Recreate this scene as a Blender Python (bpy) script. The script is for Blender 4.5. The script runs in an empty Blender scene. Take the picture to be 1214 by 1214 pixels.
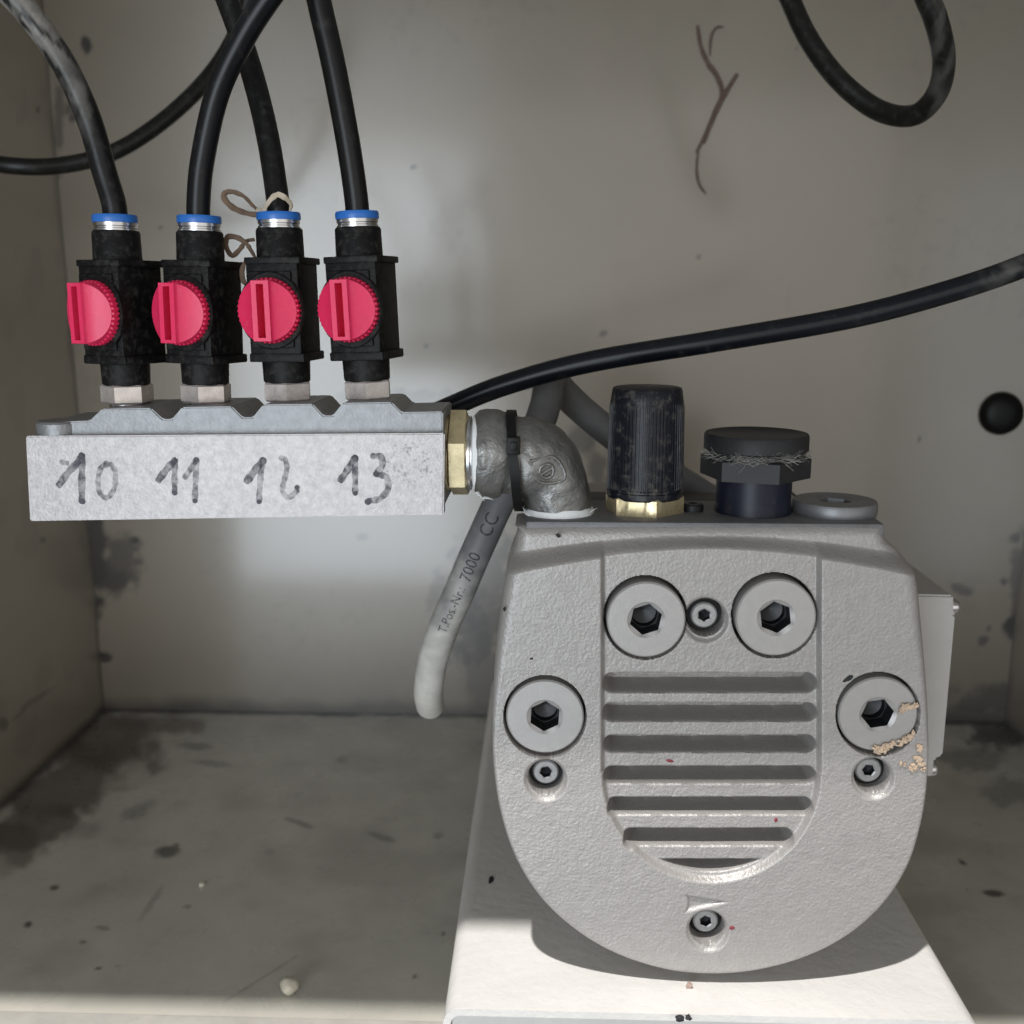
import bpy, bmesh, math, random
import numpy as np
from mathutils import Vector, Matrix
R = math.radians
random.seed(4); RNG = np.random.default_rng(4)
scene = bpy.context.scene
col = scene.collection

# ------------------------------------------------------------------ camera
CAMH = 0.34                       # lens height above the cabinet floor (m)
FPX, IMG = 1214.0, 1214.0         # focal length in photo pixels, photo size
PITCH = math.atan(257 / FPX)
YAW = math.atan(43 / FPX * math.cos(PITCH))
cd = bpy.data.cameras.new('camera'); cam = bpy.data.objects.new('camera', cd); col.objects.link(cam)
cam.location = (0, 0, CAMH); cam.rotation_euler = (R(90) - PITCH, 0, YAW)
cd.sensor_width = 36; cd.lens = 36 * FPX / IMG; cd.clip_start = 0.01; cd.clip_end = 50
cd.dof.use_dof = True; cd.dof.focus_distance = 0.385; cd.dof.aperture_fstop = 13
scene.camera = cam
FW = np.array([-math.sin(YAW) * math.cos(PITCH), math.cos(YAW) * math.cos(PITCH), -math.sin(PITCH)])
RT = np.array([math.cos(YAW), math.sin(YAW), 0.0])
UP = np.cross(RT, FW)
CP = np.array([0, 0, CAMH])
def at(px, py, Y):
    d = FW + RT * (px - IMG / 2) / FPX - UP * (py - IMG / 2) / FPX
    p = CP + d * (Y / d[1])
    return Vector(p)
def atz(px, py, z):
    d = FW + RT * (px - IMG / 2) / FPX - UP * (py - IMG / 2) / FPX
    p = CP + d * ((z - CAMH) / d[2])
    return Vector(p)
def proj(x, y, z):
    x = np.asarray(x, float); y = np.asarray(y, float) + 0 * x; z = np.asarray(z, float) - CAMH
    w = x * FW[0] + y * FW[1] + z * FW[2]
    return IMG / 2 + FPX * (x * RT[0] + y * RT[1]) / w, IMG / 2 - FPX * (x * UP[0] + y * UP[1] + z * UP[2]) / w

# ------------------------------------------------------------------ light
w = bpy.data.worlds.new('World'); scene.world = w; w.use_nodes = True
bg = w.node_tree.nodes['Background']; bg.inputs[0].default_value = (1.0, 0.985, 0.96, 1); bg.inputs[1].default_value = 0.21
def lamp(name, loc, target, power, sx, sy, colr, shape='RECTANGLE'):
    l = bpy.data.lights.new(name, 'AREA'); l.shape = shape; l.size = sx
    if shape == 'RECTANGLE': l.size_y = sy
    l.energy = power; l.color = colr
    o = bpy.data.objects.new(name, l); col.objects.link(o); o.location = loc
    o.rotation_euler = (Vector(target) - Vector(loc)).to_track_quat('-Z', 'Y').to_euler()
    return o
KEYDIR = Vector((0.19, 0.376, -1.0)).normalized()
KT = Vector((0.05, 0.373, 0.12))
lamp('ceiling_lamp', KT - KEYDIR * 2.4, KT, 78, 0.045, 0.045, (1.0, 0.97, 0.94), 'DISK')
lamp('window_light', (-0.50, -1.0, 0.05), (-0.50, 0.8, 0.15), 12.5, 0.62, 1.25, (0.78, 0.89, 1.0))
lamp('room_fill', (0.8, -1.6, 0.36), (0.8, 0.5, 0.36), 24.5, 5.0, 1.75, (1.0, 0.965, 0.915))  # unseen broad fill lamp added behind the camera for soft frontal light
scene.view_settings.view_transform = 'Standard'; scene.view_settings.look = 'None'
scene.view_settings.exposure = 0.0; scene.view_settings.gamma = 1
scene.render.engine = 'CYCLES'

# ------------------------------------------------------------------ noise
def vnoise(x, y, seed=0):
    x = np.asarray(x, float); y = np.asarray(y, float)
    xi = np.floor(x).astype(np.int64); yi = np.floor(y).astype(np.int64)
    fx = x - xi; fy = y - yi; fx = fx * fx * (3 - 2 * fx); fy = fy * fy * (3 - 2 * fy)
    def h(a, b):
        n = (a * 374761393 + b * 668265263 + seed * 144665) & 0xffffffff
        n = ((n ^ (n >> 13)) * 1274126177) & 0xffffffff
        return ((n ^ (n >> 16)) & 0xffff) / 65535.0
    return (h(xi, yi) * (1 - fx) + h(xi + 1, yi) * fx) * (1 - fy) + (h(xi, yi + 1) * (1 - fx) + h(xi + 1, yi + 1) * fx) * fy
def fbm(x, y, seed=0, o=4):
    s = 0; a = 0.5; t = 0
    for i in range(o):
        s = s + a * vnoise(x * 2 ** i, y * 2 ** i, seed + i * 17); t += a; a *= 0.5
    return s / t
def sst(e0, e1, x):
    t = np.clip((x - e0) / (e1 - e0), 0, 1); return t * t * (3 - 2 * t)

# ------------------------------------------------------------------ materials
def mat(name, base, rough=0.5, metal=0.0, var=0.0, vscale=60, bump=0.0, bscale=900, coat=0.0, dust=None, dust_amt=0.5,
        dust_scale=120, attr=None, rvar=0.0, spec=0.5, stretch=None, edge_dust=None):
    m = bpy.data.materials.new(name); m.use_nodes = True; nt = m.node_tree; N = nt.nodes; L = nt.links
    b = N['Principled BSDF']; b.inputs['Base Color'].default_value = (*base, 1); b.inputs['Roughness'].default_value = rough
    b.inputs['Metallic'].default_value = metal; b.inputs['Coat Weight'].default_value = coat; b.inputs['Coat Roughness'].default_value = 0.17
    b.inputs['Specular IOR Level'].default_value = spec; b.inputs['Coat IOR'].default_value = 1.65
    tc = N.new('ShaderNodeTexCoord'); src = tc.outputs['Object']
    if stretch:
        mp = N.new('ShaderNodeMapping'); mp.inputs['Scale'].default_value = stretch; L.new(src, mp.inputs[0]); src = mp.outputs[0]
    def noise(sc, det=4, rg=0.6):
        n = N.new('ShaderNodeTexNoise'); n.inputs['Scale'].default_value = sc; n.inputs['Detail'].default_value = det
        n.inputs['Roughness'].default_value = rg; L.new(src, n.inputs['Vector']); return n.outputs['Fac']
    c = None
    if attr:
        a = N.new('ShaderNodeAttribute'); a.attribute_name = attr; c = a.outputs['Color']
    def ramp(f, lo, hi):
        r = N.new('ShaderNodeMapRange'); r.inputs['From Min'].default_value = lo; r.inputs['From Max'].default_value = hi
        L.new(f, r.inputs['Value']); return r.outputs['Result']
    def mix(f, c1, c2, mode='MIX'):
        x = N.new('ShaderNodeMix'); x.data_type = 'RGBA'; x.blend_type = mode
        for s, v in ((x.inputs[6], c1), (x.inputs[7], c2)):
            if isinstance(v, tuple): s.default_value = (*v, 1)
            else: L.new(v, s)
        if isinstance(f, float): x.inputs[0].default_value = f
        else: L.new(f, x.inputs[0])
        return x.outputs[2]
    if var > 0:
        f = ramp(noise(vscale, 6), 0.3, 0.7)
        g = N.new('ShaderNodeMapRange'); g.inputs['To Min'].default_value = 1 - var; g.inputs['To Max'].default_value = 1 + var * 0.6
        L.new(f, g.inputs['Value'])
        vm = N.new('ShaderNodeCombineColor')
        for i in range(3): L.new(g.outputs[0], vm.inputs[i])
        c = mix(1.0, c if c is not None else tuple(base), vm.outputs[0], 'MULTIPLY')
    if dust:
        f = ramp(noise(dust_scale, 8, 0.7), 0.62 - 0.22 * dust_amt, 0.80 - 0.16 * dust_amt)
        g = N.new('ShaderNodeMath'); g.operation = 'MULTIPLY'; g.inputs[1].default_value = min(1.0, dust_amt); L.new(f, g.inputs[0])
        c = mix(g.outputs[0], c if c is not None else tuple(base), tuple(dust))
        rr = N.new('ShaderNodeMapRange'); rr.inputs['To Min'].default_value = rough; rr.inputs['To Max'].default_value = 0.85
        L.new(g.outputs[0], rr.inputs['Value']); L.new(rr.outputs[0], b.inputs['Roughness'])
    elif rvar > 0:
        rr = N.new('ShaderNodeMapRange'); rr.inputs['From Min'].default_value = 0.3; rr.inputs['From Max'].default_value = 0.7
        rr.inputs['To Min'].default_value = max(0.02, rough - rvar); rr.inputs['To Max'].default_value = rough + rvar
        L.new(noise(vscale * 1.7, 5), rr.inputs['Value']); L.new(rr.outputs[0], b.inputs['Roughness'])
    if c is not None: L.new(c, b.inputs['Base Color'])
    if bump > 0:
        bp = N.new('ShaderNodeBump'); bp.inputs['Strength'].default_value = bump; bp.inputs['Distance'].default_value = 0.0006
        L.new(noise(bscale, 3), bp.inputs['Height']); L.new(bp.outputs[0], b.inputs['Normal'])
    return m
M = {}
M['paint'] = mat('cabinet_paint', (0.5, 0.47, 0.40), 0.4, var=0.03, vscale=14, bump=0.05, bscale=200, attr='tint', coat=1.0)
M['floor'] = mat('floor_paint', (0.5, 0.47, 0.40), 0.30, var=0.10, vscale=22, bump=0.12, bscale=220, attr='tint', coat=0.5, rvar=0.08)
M['white'] = mat('bracket_paint', (0.655, 0.64, 0.615), 0.42, var=0.06, vscale=40, bump=0.6, bscale=210, dust=(0.42, 0.38, 0.33), dust_amt=0.14, dust_scale=180)
M['rail'] = mat('worn_edge_paint', (0.46, 0.445, 0.41), 0.45, var=0.15, vscale=45, bump=0.3, bscale=300, dust=(0.2, 0.18, 0.16), dust_amt=0.25, dust_scale=120)
M['cast'] = mat('cast_silver_paint', (0.36, 0.342, 0.328), 0.42, 0.3, var=0.06, vscale=260, bump=0.55, bscale=760)
M['castdark'] = mat('machined_top', (0.16, 0.16, 0.165), 0.5, 0.3, var=0.15, vscale=120, bump=0.3, bscale=900)
M['plug'] = mat('plug_zinc', (0.395, 0.38, 0.368), 0.42, 0.35, var=0.05, vscale=300, bump=0.15, bscale=1400)
M['plugdark'] = mat('plug_steel', (0.22, 0.225, 0.235), 0.45, 0.5, var=0.12, vscale=200)
M['screw'] = mat('screw_steel', (0.36, 0.355, 0.35), 0.42, 0.5, var=0.15, vscale=400)
M['socket'] = mat('socket_dark', (0.022, 0.023, 0.026), 0.42, 0.3, var=0.3, vscale=500)
M['alu'] = mat('milled_aluminium', (0.43, 0.408, 0.402), 0.45, 0.5, var=0.18, vscale=420, bump=0.3, bscale=900, dust=(0.36, 0.35, 0.345), dust_amt=0.22, dust_scale=330)
M['aluside'] = mat('raw_aluminium', (0.27, 0.275, 0.28), 0.45, 0.5, var=0.16, vscale=300, bump=0.3, bscale=900)
M['shiny'] = mat('bright_steel', (0.62, 0.62, 0.63), 0.25, 1.0, var=0.1, vscale=200)
M['black'] = mat('dusty_black_plastic', (0.0045, 0.0045, 0.005), 0.5, spec=0.22, dust=(0.06, 0.057, 0.052), dust_amt=0.6, dust_scale=300, bump=0.3, bscale=900)
M['pink'] = mat('pink_red_plastic', (0.80, 0.030, 0.115), 0.38, var=0.08, vscale=150, dust=(0.75, 0.25, 0.30), dust_amt=0.25, dust_scale=420, bump=0.1, bscale=500)
M['blue'] = mat('blue_plastic', (0.022, 0.15, 0.52), 0.35, var=0.06, vscale=200)
M['nickel'] = mat('nickel_plate', (0.66, 0.605, 0.575), 0.3, 0.6, var=0.15, vscale=220, rvar=0.1)
M['brass'] = mat('yellow_chromate', (0.60, 0.50, 0.30), 0.3, 0.62, var=0.22, vscale=160, rvar=0.12)
M['galv'] = mat('galvanised_iron', (0.24, 0.237, 0.228), 0.42, 0.7, var=0.28, vscale=110, bump=0.8, bscale=380, rvar=0.12)
M['navy'] = mat('navy_plastic', (0.007, 0.008, 0.013), 0.36, spec=0.3, dust=(0.22, 0.20, 0.17), dust_amt=0.48, dust_scale=230, bump=0.15, bscale=800)
M['navyclean'] = mat('navy_plastic_clean', (0.008, 0.010, 0.021), 0.4, spec=0.3, dust=(0.12, 0.12, 0.115), dust_amt=0.2, dust_scale=160)
M['darkcap'] = mat('charcoal_plastic', (0.02, 0.0205, 0.022), 0.5, spec=0.3, var=0.2, vscale=120, bump=0.15, bscale=700)
M['hose'] = mat('black_hose', (0.012, 0.012, 0.013), 0.33, dust=(0.055, 0.053, 0.049), dust_amt=0.5, dust_scale=230, attr='tint', spec=0.25)
M['hosenavy'] = mat('navy_hose', (0.008, 0.010, 0.017), 0.30, dust=(0.08, 0.076, 0.07), dust_amt=0.3, dust_scale=170, attr='tint', spec=0.28)
M['cable'] = mat('grey_cable', (0.25, 0.25, 0.25), 0.55, var=0.12, vscale=150, attr='tint', dust=(0.12, 0.12, 0.12), dust_amt=0.3, dust_scale=170)
M['tape'] = mat('white_thread_tape', (0.82, 0.84, 0.85), 0.6, var=0.04, vscale=300, bump=0.3, bscale=700)
M['tie'] = mat('black_nylon', (0.005, 0.005, 0.005), 0.45, spec=0.25)
M['print'] = mat('black_print', (0.02, 0.02, 0.022), 0.6)
M['wood'] = mat('wood_crumb', (0.58, 0.44, 0.32), 0.85, var=0.35, vscale=500, bump=0.8, bscale=900)
M['fibre'] = mat('dry_plant_fibre', (0.16, 0.105, 0.07), 0.8, var=0.3, vscale=200)
M['fibrepale'] = mat('pale_plant_fibre', (0.50, 0.43, 0.33), 0.8, var=0.2, vscale=200)
M['lint'] = mat('grey_lint', (0.22, 0.21, 0.19), 0.95)
M['rust'] = mat('brown_thread', (0.15, 0.10, 0.078), 0.9, var=0.3, vscale=300)
M['pebble'] = mat('pale_stone', (0.62, 0.57, 0.46), 0.7, var=0.15, vscale=300, bump=0.4, bscale=700)
M['crumb'] = mat('pinkish_grit', (0.42, 0.30, 0.26), 0.85, var=0.3, vscale=500, bump=0.5)
M['soot'] = mat('black_grit', (0.02, 0.02, 0.022), 0.8)
M['redspeck'] = mat('red_paint_speck', (0.22, 0.03, 0.045), 0.6)
M['motor'] = mat('motor_paint', (0.42, 0.405, 0.385), 0.5, 0.15, var=0.05, vscale=120, bump=0.3, bscale=700)
def ink():
    m = bpy.data.materials.new('marker_ink'); m.use_nodes = True; nt = m.node_tree; N = nt.nodes; L = nt.links
    b = N['Principled BSDF']; b.inputs['Base Color'].default_value = (0.045, 0.042, 0.06, 1); b.inputs['Roughness'].default_value = 0.55
    tc = N.new('ShaderNodeTexCoord'); n = N.new('ShaderNodeTexNoise'); n.inputs['Scale'].default_value = 420; n.inputs['Detail'].default_value = 6
    L.new(tc.outputs['Object'], n.inputs[0])
    a = N.new('ShaderNodeAttribute'); a.attribute_name = 'wear'
    r = N.new('ShaderNodeMapRange'); r.inputs[1].default_value = 0.36; r.inputs[2].default_value = 0.58; r.inputs[3].default_value = 1.0; r.inputs[4].default_value = 0.42
    L.new(n.outputs[0], r.inputs[0])
    mm = N.new('ShaderNodeMath'); mm.operation = 'MULTIPLY'; L.new(r.outputs[0], mm.inputs[0]); L.new(a.outputs['Fac'], mm.inputs[1]); b.inputs['Base Color'].default_value = (0.06, 0.055, 0.075, 1)
    L.new(mm.outputs[0], b.inputs['Alpha'])
    return m
M['ink'] = ink()
def worn_print():
    m = bpy.data.materials.new('worn_print'); m.use_nodes = True; N = m.node_tree.nodes; L = m.node_tree.links
    b = N['Principled BSDF']; b.inputs['Base Color'].default_value = (0.02, 0.02, 0.022, 1); b.inputs['Roughness'].default_value = 0.6
    tc = N.new('ShaderNodeTexCoord'); n = N.new('ShaderNodeTexNoise'); n.inputs['Scale'].default_value = 650; n.inputs['Detail'].default_value = 4
    r = N.new('ShaderNodeMapRange'); r.inputs[1].default_value = 0.40; r.inputs[2].default_value = 0.58; r.inputs[3].default_value = 1.0; r.inputs[4].default_value = 0.45
    L.new(tc.outputs['Object'], n.inputs[0]); L.new(n.outputs[0], r.inputs[0]); L.new(r.outputs[0], b.inputs['Alpha'])
    return m
M['print'] = worn_print()

# ------------------------------------------------------------------ builders
def link(name, me, m=None, parent=None, sharp=35):
    if m is not None: me.materials.append(m)
    if sharp is not None:
        me.polygons.foreach_set('use_smooth', [True] * len(me.polygons))
        me.set_sharp_from_angle(angle=R(sharp))
    o = bpy.data.objects.new(name, me); col.objects.link(o)
    if parent is not None: o.parent = parent
    return o
def frompy(name, v, f, m=None, parent=None, sharp=35):
    me = bpy.data.meshes.new(name); me.from_pydata([tuple(p) for p in v], [], f); me.update()
    return link(name, me, m, parent, sharp)
def tag(o, label=None, cat=None, group=None, kind=None):
    if label: o['label'] = label
    if cat: o['category'] = cat
    if group: o['group'] = group
    if kind: o['kind'] = kind
    return o
def empty(name, loc, label, cat, group=None):
    o = bpy.data.objects.new(name, None); o.empty_display_size = 0.01; col.objects.link(o); o.location = loc
    return tag(o, label, cat, group)
def setparent(o, p):                      # keep world transform of an object built in world space
    o.parent = p; o.matrix_parent_inverse = Matrix.Identity(4)
    o.data.transform(wmat(p).inverted()); o.data.update(); return o
def wmat(o):
    m = o.matrix_basis.copy()
    while o.parent: o = o.parent; m = o.matrix_basis @ m
    return m
def attr_color(me, arr, name='tint'):
    a = me.color_attributes.new(name, 'FLOAT_COLOR', 'POINT')
    a.data.foreach_set('color', np.ascontiguousarray(arr, dtype=np.float32).ravel())
HEXF = lambda a: math.cos(R(30)) / math.cos(((a + R(30)) % R(60)) - R(30))   # unit circumradius hexagon
def spin(rings, n=48, fn=None, cap0=True, cap1=True, rot=0.0, closed=False):
    """rings: (radius, z, shape) with shape 'c' circle, 'h' hexagon (radius = circumradius), or a callable of the angle"""
    v = []; f = []
    for rr in rings:
        r, z = rr[0], rr[1]; s = rr[2] if len(rr) > 2 else 'c'
        for i in range(n):
            a = 2 * math.pi * i / n
            k = 1.0 if s == 'c' else HEXF(a) if s == 'h' else s(a)
            v.append((r * k * math.cos(a + rot), r * k * math.sin(a + rot), z))
    m = len(rings)
    for j in range(m - 1):
        for i in range(n):
            f.append((j * n + i, j * n + (i + 1) % n, (j + 1) * n + (i + 1) % n, (j + 1) * n + i))
    if cap0: v.append((0, 0, rings[0][1])); c = len(v) - 1; f += [(c, (i + 1) % n, i) for i in range(n)]
    if cap1: v.append((0, 0, rings[-1][1])); c = len(v) - 1; b = (m - 1) * n; f += [(c, b + i, b + (i + 1) % n) for i in range(n)]
    return v, f
def orient(v, origin, axis, roll=0.0):
    q = Vector(axis).normalized().to_track_quat('Z', 'Y').to_matrix() @ Matrix.Rotation(roll, 3, 'Z')
    o = Vector(origin)
    return [o + q @ Vector(p) for p in v]
def bbox(c, s, bev=0.0, seg=2):
    bm = bmesh.new(); bmesh.ops.create_cube(bm, size=1)
    bmesh.ops.scale(bm, vec=s, verts=bm.verts); bmesh.ops.translate(bm, vec=c, verts=bm.verts)
    if bev: bmesh.ops.bevel(bm, geom=bm.edges[:], offset=bev, segments=seg, profile=0.5, affect='EDGES')
    return bm
def bmobj(name, bm, m, parent=None, sharp=35):
    me = bpy.data.meshes.new(name); bm.to_mesh(me); bm.free(); return link(name, me, m, parent, sharp)
def spline(P, n=14):
    P = [Vector(p) for p in P]; P = [2 * P[0] - P[1]] + P + [2 * P[-1] - P[-2]]; out = []
    for i in range(1, len(P) - 2):
        a, b, c, d = P[i - 1:i + 3]
        for k in range(n):
            t = k / n
            out.append(0.5 * ((2 * b) + (c - a) * t + (2 * a - 5 * b + 4 * c - d) * t * t + (3 * b - a - 3 * c + d) * t ** 3))
    out.append(P[-2]); return out
def frames(path):
    T = []
    for i in range(len(path)):
        a = path[max(0, i - 1)]; b = path[min(len(path) - 1, i + 1)]; T.append((b - a).normalized())
    ref = Vector((0, -1, 0)) if abs(T[0].y) < 0.9 else Vector((0, 0, 1))
    Nn = [(ref - T[0] * ref.dot(T[0])).normalized()]
    for i in range(1, len(path)):
        q = T[i - 1].rotation_difference(T[i]); x = q @ Nn[-1]; Nn.append((x - T[i] * x.dot(T[i])).normalized())
    return T, Nn
def sweep(path, r, n=20, squash=1.0):
    """round sweep; r a number or a list per path point"""
    T, Nn = frames(path); v = []; f = []
    for i, p in enumerate(path):
        B = T[i].cross(Nn[i]); rr = r[i] if hasattr(r, '__len__') else r
        for k in range(n):
            a = 2 * math.pi * k / n
            v.append(p + Nn[i] * (rr * math.cos(a)) + B * (rr * squash * math.sin(a)))
    for i in range(len(path) - 1):
        for k in range(n):
            f.append((i * n + k, i * n + (k + 1) % n, (i + 1) * n + (k + 1) % n, (i + 1) * n + k))
    c = len(v); v += [path[0], path[-1]]; b = (len(path) - 1) * n
    f += [(c, (k + 1) % n, k) for k in range(n)] + [(c + 1, b + k, b + (k + 1) % n) for k in range(n)]
    return v, f
def blob(name, loc, s, m, seed, parent=None, sub=3, amp=0.3, rot=0.0):
    bm = bmesh.new(); bmesh.ops.create_icosphere(bm, subdivisions=sub, radius=1)
    rr = random.Random(seed); ph = [rr.uniform(0, 6) for _ in range(6)]
    for vv in bm.verts:
        p = vv.co; k = 1 + amp * (math.sin(3 * p.x + ph[0]) * math.sin(2.6 * p.y + ph[1]) + 0.6 * math.sin(6 * p.z + ph[2]) * math.sin(5 * p.x + ph[3]) + 0.4 * math.sin(9 * p.y + ph[4]))
        vv.co = Vector((p.x * s[0], p.y * s[1], p.z * s[2])) * k
    bmesh.ops.transform(bm, matrix=Matrix.Translation(Vector(loc)) @ Matrix.Rotation(rot, 4, 'Y'), verts=bm.verts)
    o = bmobj(name, bm, m, None, 50)
    if parent is not None: setparent(o, parent)
    return o

# ------------------------------------------------------------------ the cabinet (setting)
YB = CAMH / math.tan(PITCH + math.atan((848 - 607) / FPX))          # back wall, from the floor seam in the photo
XL = atz(115, 850, 0.0).x; XR = -XL + 0.004
YF = 0.395; ZC = CAMH + 0.24; ZBENCH = CAMH - 0.277
BASE = np.array([0.262, 0.228, 0.176])
def grid(name, P00, P10, P01, nu, nv, thick, m, colour):
    """a painted sheet: P00..P10 along u, P00..P01 along v; colour(px, py, X, Y, Z) -> rgb in photo pixels"""
    P00, P10, P01 = (np.array(p) for p in (P00, P10, P01)); U = P10 - P00; V = P01 - P00
    nrm = np.cross(U, V); nrm = nrm / np.linalg.norm(nrm)
    uu, vv = np.meshgrid(np.linspace(0, 1, nu + 1), np.linspace(0, 1, nv + 1))
    P = P00 + uu[..., None] * U + vv[..., None] * V; P = P.reshape(-1, 3); n0 = len(P)
    idx = np.arange(n0).reshape(nv + 1, nu + 1)
    F = np.stack([idx[:-1, :-1], idx[:-1, 1:], idx[1:, 1:], idx[1:, :-1]], -1).reshape(-1, 4)
    c = [idx[0, 0], idx[0, -1], idx[-1, -1], idx[-1, 0]]
    P = np.vstack([P, P[c] - nrm * thick])
    ex = [(c[i], n0 + i, n0 + (i + 1) % 4, c[(i + 1) % 4]) for i in range(4)] + [(n0 + 3, n0 + 2, n0 + 1, n0)]
    me = bpy.data.meshes.new(name); me.from_pydata(P.tolist(), [], F.tolist() + ex); me.update()
    d = np.maximum(P[:, 1], 0.05); px, py = proj(P[:, 0], d, P[:, 2])
    rgb = colour(px, py, P[:, 0], P[:, 1], P[:, 2])
    attr_color(me, np.hstack([rgb, np.ones((len(P), 1))]))
    o = link(name, me, m, None, None); tag(o, kind='structure'); return o
def stain(px, py, cx, cy, rx, ry, ang=0.0, rough=0.6, soft=0.5, seed=1, sc=14.0):
    a = R(ang); dx = px - cx; dy = py - cy
    x = (dx * math.cos(a) + dy * math.sin(a)) / rx; y = (-dx * math.sin(a) + dy * math.cos(a)) / ry
    d = np.sqrt(x * x + y * y) + rough * (fbm(px / sc, py / sc, seed) - 0.5) * 2
    return 1 - sst(1 - soft, 1 + soft * 0.4, d)
def mixc(rgb, f, c): return rgb * (1 - f[:, None]) + np.array(c) * f[:, None]
GRIME = (0.045, 0.04, 0.036)
def wall_col(px, py, X, Y, Z):
    rgb = np.tile(BASE, (len(px), 1)) * (0.93 + 0.14 * fbm(X * 9, Z * 9, 3))[:, None]
    rgb = mixc(rgb, 0.14 * sst(0.45, 0.8, fbm(X * 22, Z * 16, 5)), (0.36, 0.30, 0.24))
    # grime in the left corner, behind the cable and low on the right
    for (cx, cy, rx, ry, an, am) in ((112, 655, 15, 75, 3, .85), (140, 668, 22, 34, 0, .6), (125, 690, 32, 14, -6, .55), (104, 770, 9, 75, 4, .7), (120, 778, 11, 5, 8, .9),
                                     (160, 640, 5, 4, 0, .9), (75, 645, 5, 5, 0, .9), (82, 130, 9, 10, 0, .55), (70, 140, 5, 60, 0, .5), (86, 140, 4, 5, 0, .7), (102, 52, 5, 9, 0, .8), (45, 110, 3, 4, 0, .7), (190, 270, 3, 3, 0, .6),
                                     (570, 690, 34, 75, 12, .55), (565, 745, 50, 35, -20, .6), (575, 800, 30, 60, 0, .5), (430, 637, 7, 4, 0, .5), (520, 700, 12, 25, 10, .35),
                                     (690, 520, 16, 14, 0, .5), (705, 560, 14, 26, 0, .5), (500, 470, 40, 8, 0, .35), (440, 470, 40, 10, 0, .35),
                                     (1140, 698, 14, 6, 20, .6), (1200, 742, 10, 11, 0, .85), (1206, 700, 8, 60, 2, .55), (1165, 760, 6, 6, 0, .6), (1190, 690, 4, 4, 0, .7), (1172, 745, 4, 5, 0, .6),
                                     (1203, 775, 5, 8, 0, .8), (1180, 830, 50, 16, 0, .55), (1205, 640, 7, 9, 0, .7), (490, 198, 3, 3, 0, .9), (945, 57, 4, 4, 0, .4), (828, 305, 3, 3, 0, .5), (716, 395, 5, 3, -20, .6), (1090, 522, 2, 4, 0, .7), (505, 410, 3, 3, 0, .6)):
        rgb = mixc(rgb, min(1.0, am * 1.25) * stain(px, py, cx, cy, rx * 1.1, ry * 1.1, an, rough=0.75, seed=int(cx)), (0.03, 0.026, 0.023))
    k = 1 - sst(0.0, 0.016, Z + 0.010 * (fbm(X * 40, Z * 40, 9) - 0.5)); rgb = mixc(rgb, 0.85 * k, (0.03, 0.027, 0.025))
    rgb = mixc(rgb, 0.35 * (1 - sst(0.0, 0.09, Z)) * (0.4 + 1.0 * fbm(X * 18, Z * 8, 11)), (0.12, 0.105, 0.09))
    s = sst(0.55, 0.75, fbm(X * 150, Z * 150, 21)) * sst(0.55, 0.7, fbm(X * 11, Z * 11, 31)); rgb = mixc(rgb, 0.2 * s, (0.16, 0.13, 0.11))
    return rgb
def side_col(px, py, X, Y, Z):
    rgb = np.tile(BASE * 1.2, (len(px), 1)) * (0.92 + 0.16 * fbm(Y * 9, Z * 9, 43))[:, None]  # base lightened on the side walls, standing in for missing light
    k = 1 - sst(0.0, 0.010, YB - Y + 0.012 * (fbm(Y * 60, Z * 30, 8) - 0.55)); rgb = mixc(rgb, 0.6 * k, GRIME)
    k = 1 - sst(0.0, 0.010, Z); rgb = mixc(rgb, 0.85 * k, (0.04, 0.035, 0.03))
    s = sst(0.58, 0.75, fbm(Y * 30, Z * 30, 23)); rgb = mixc(rgb, 0.25 * s, (0.16, 0.13, 0.11))
    for (cx, cy, rx, ry, an, am) in ((48, 825, 24, 4, -35, .45), (20, 850, 12, 3, -40, .4), (5, 860, 6, 8, 0, .6), (45, 130, 3, 4, 0, .7), (50, 640, 4, 4, 0, .6)):
        rgb = mixc(rgb, am * stain(px, py, cx, cy, rx, ry, an, seed=int(cx)), GRIME)
    return rgb
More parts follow.
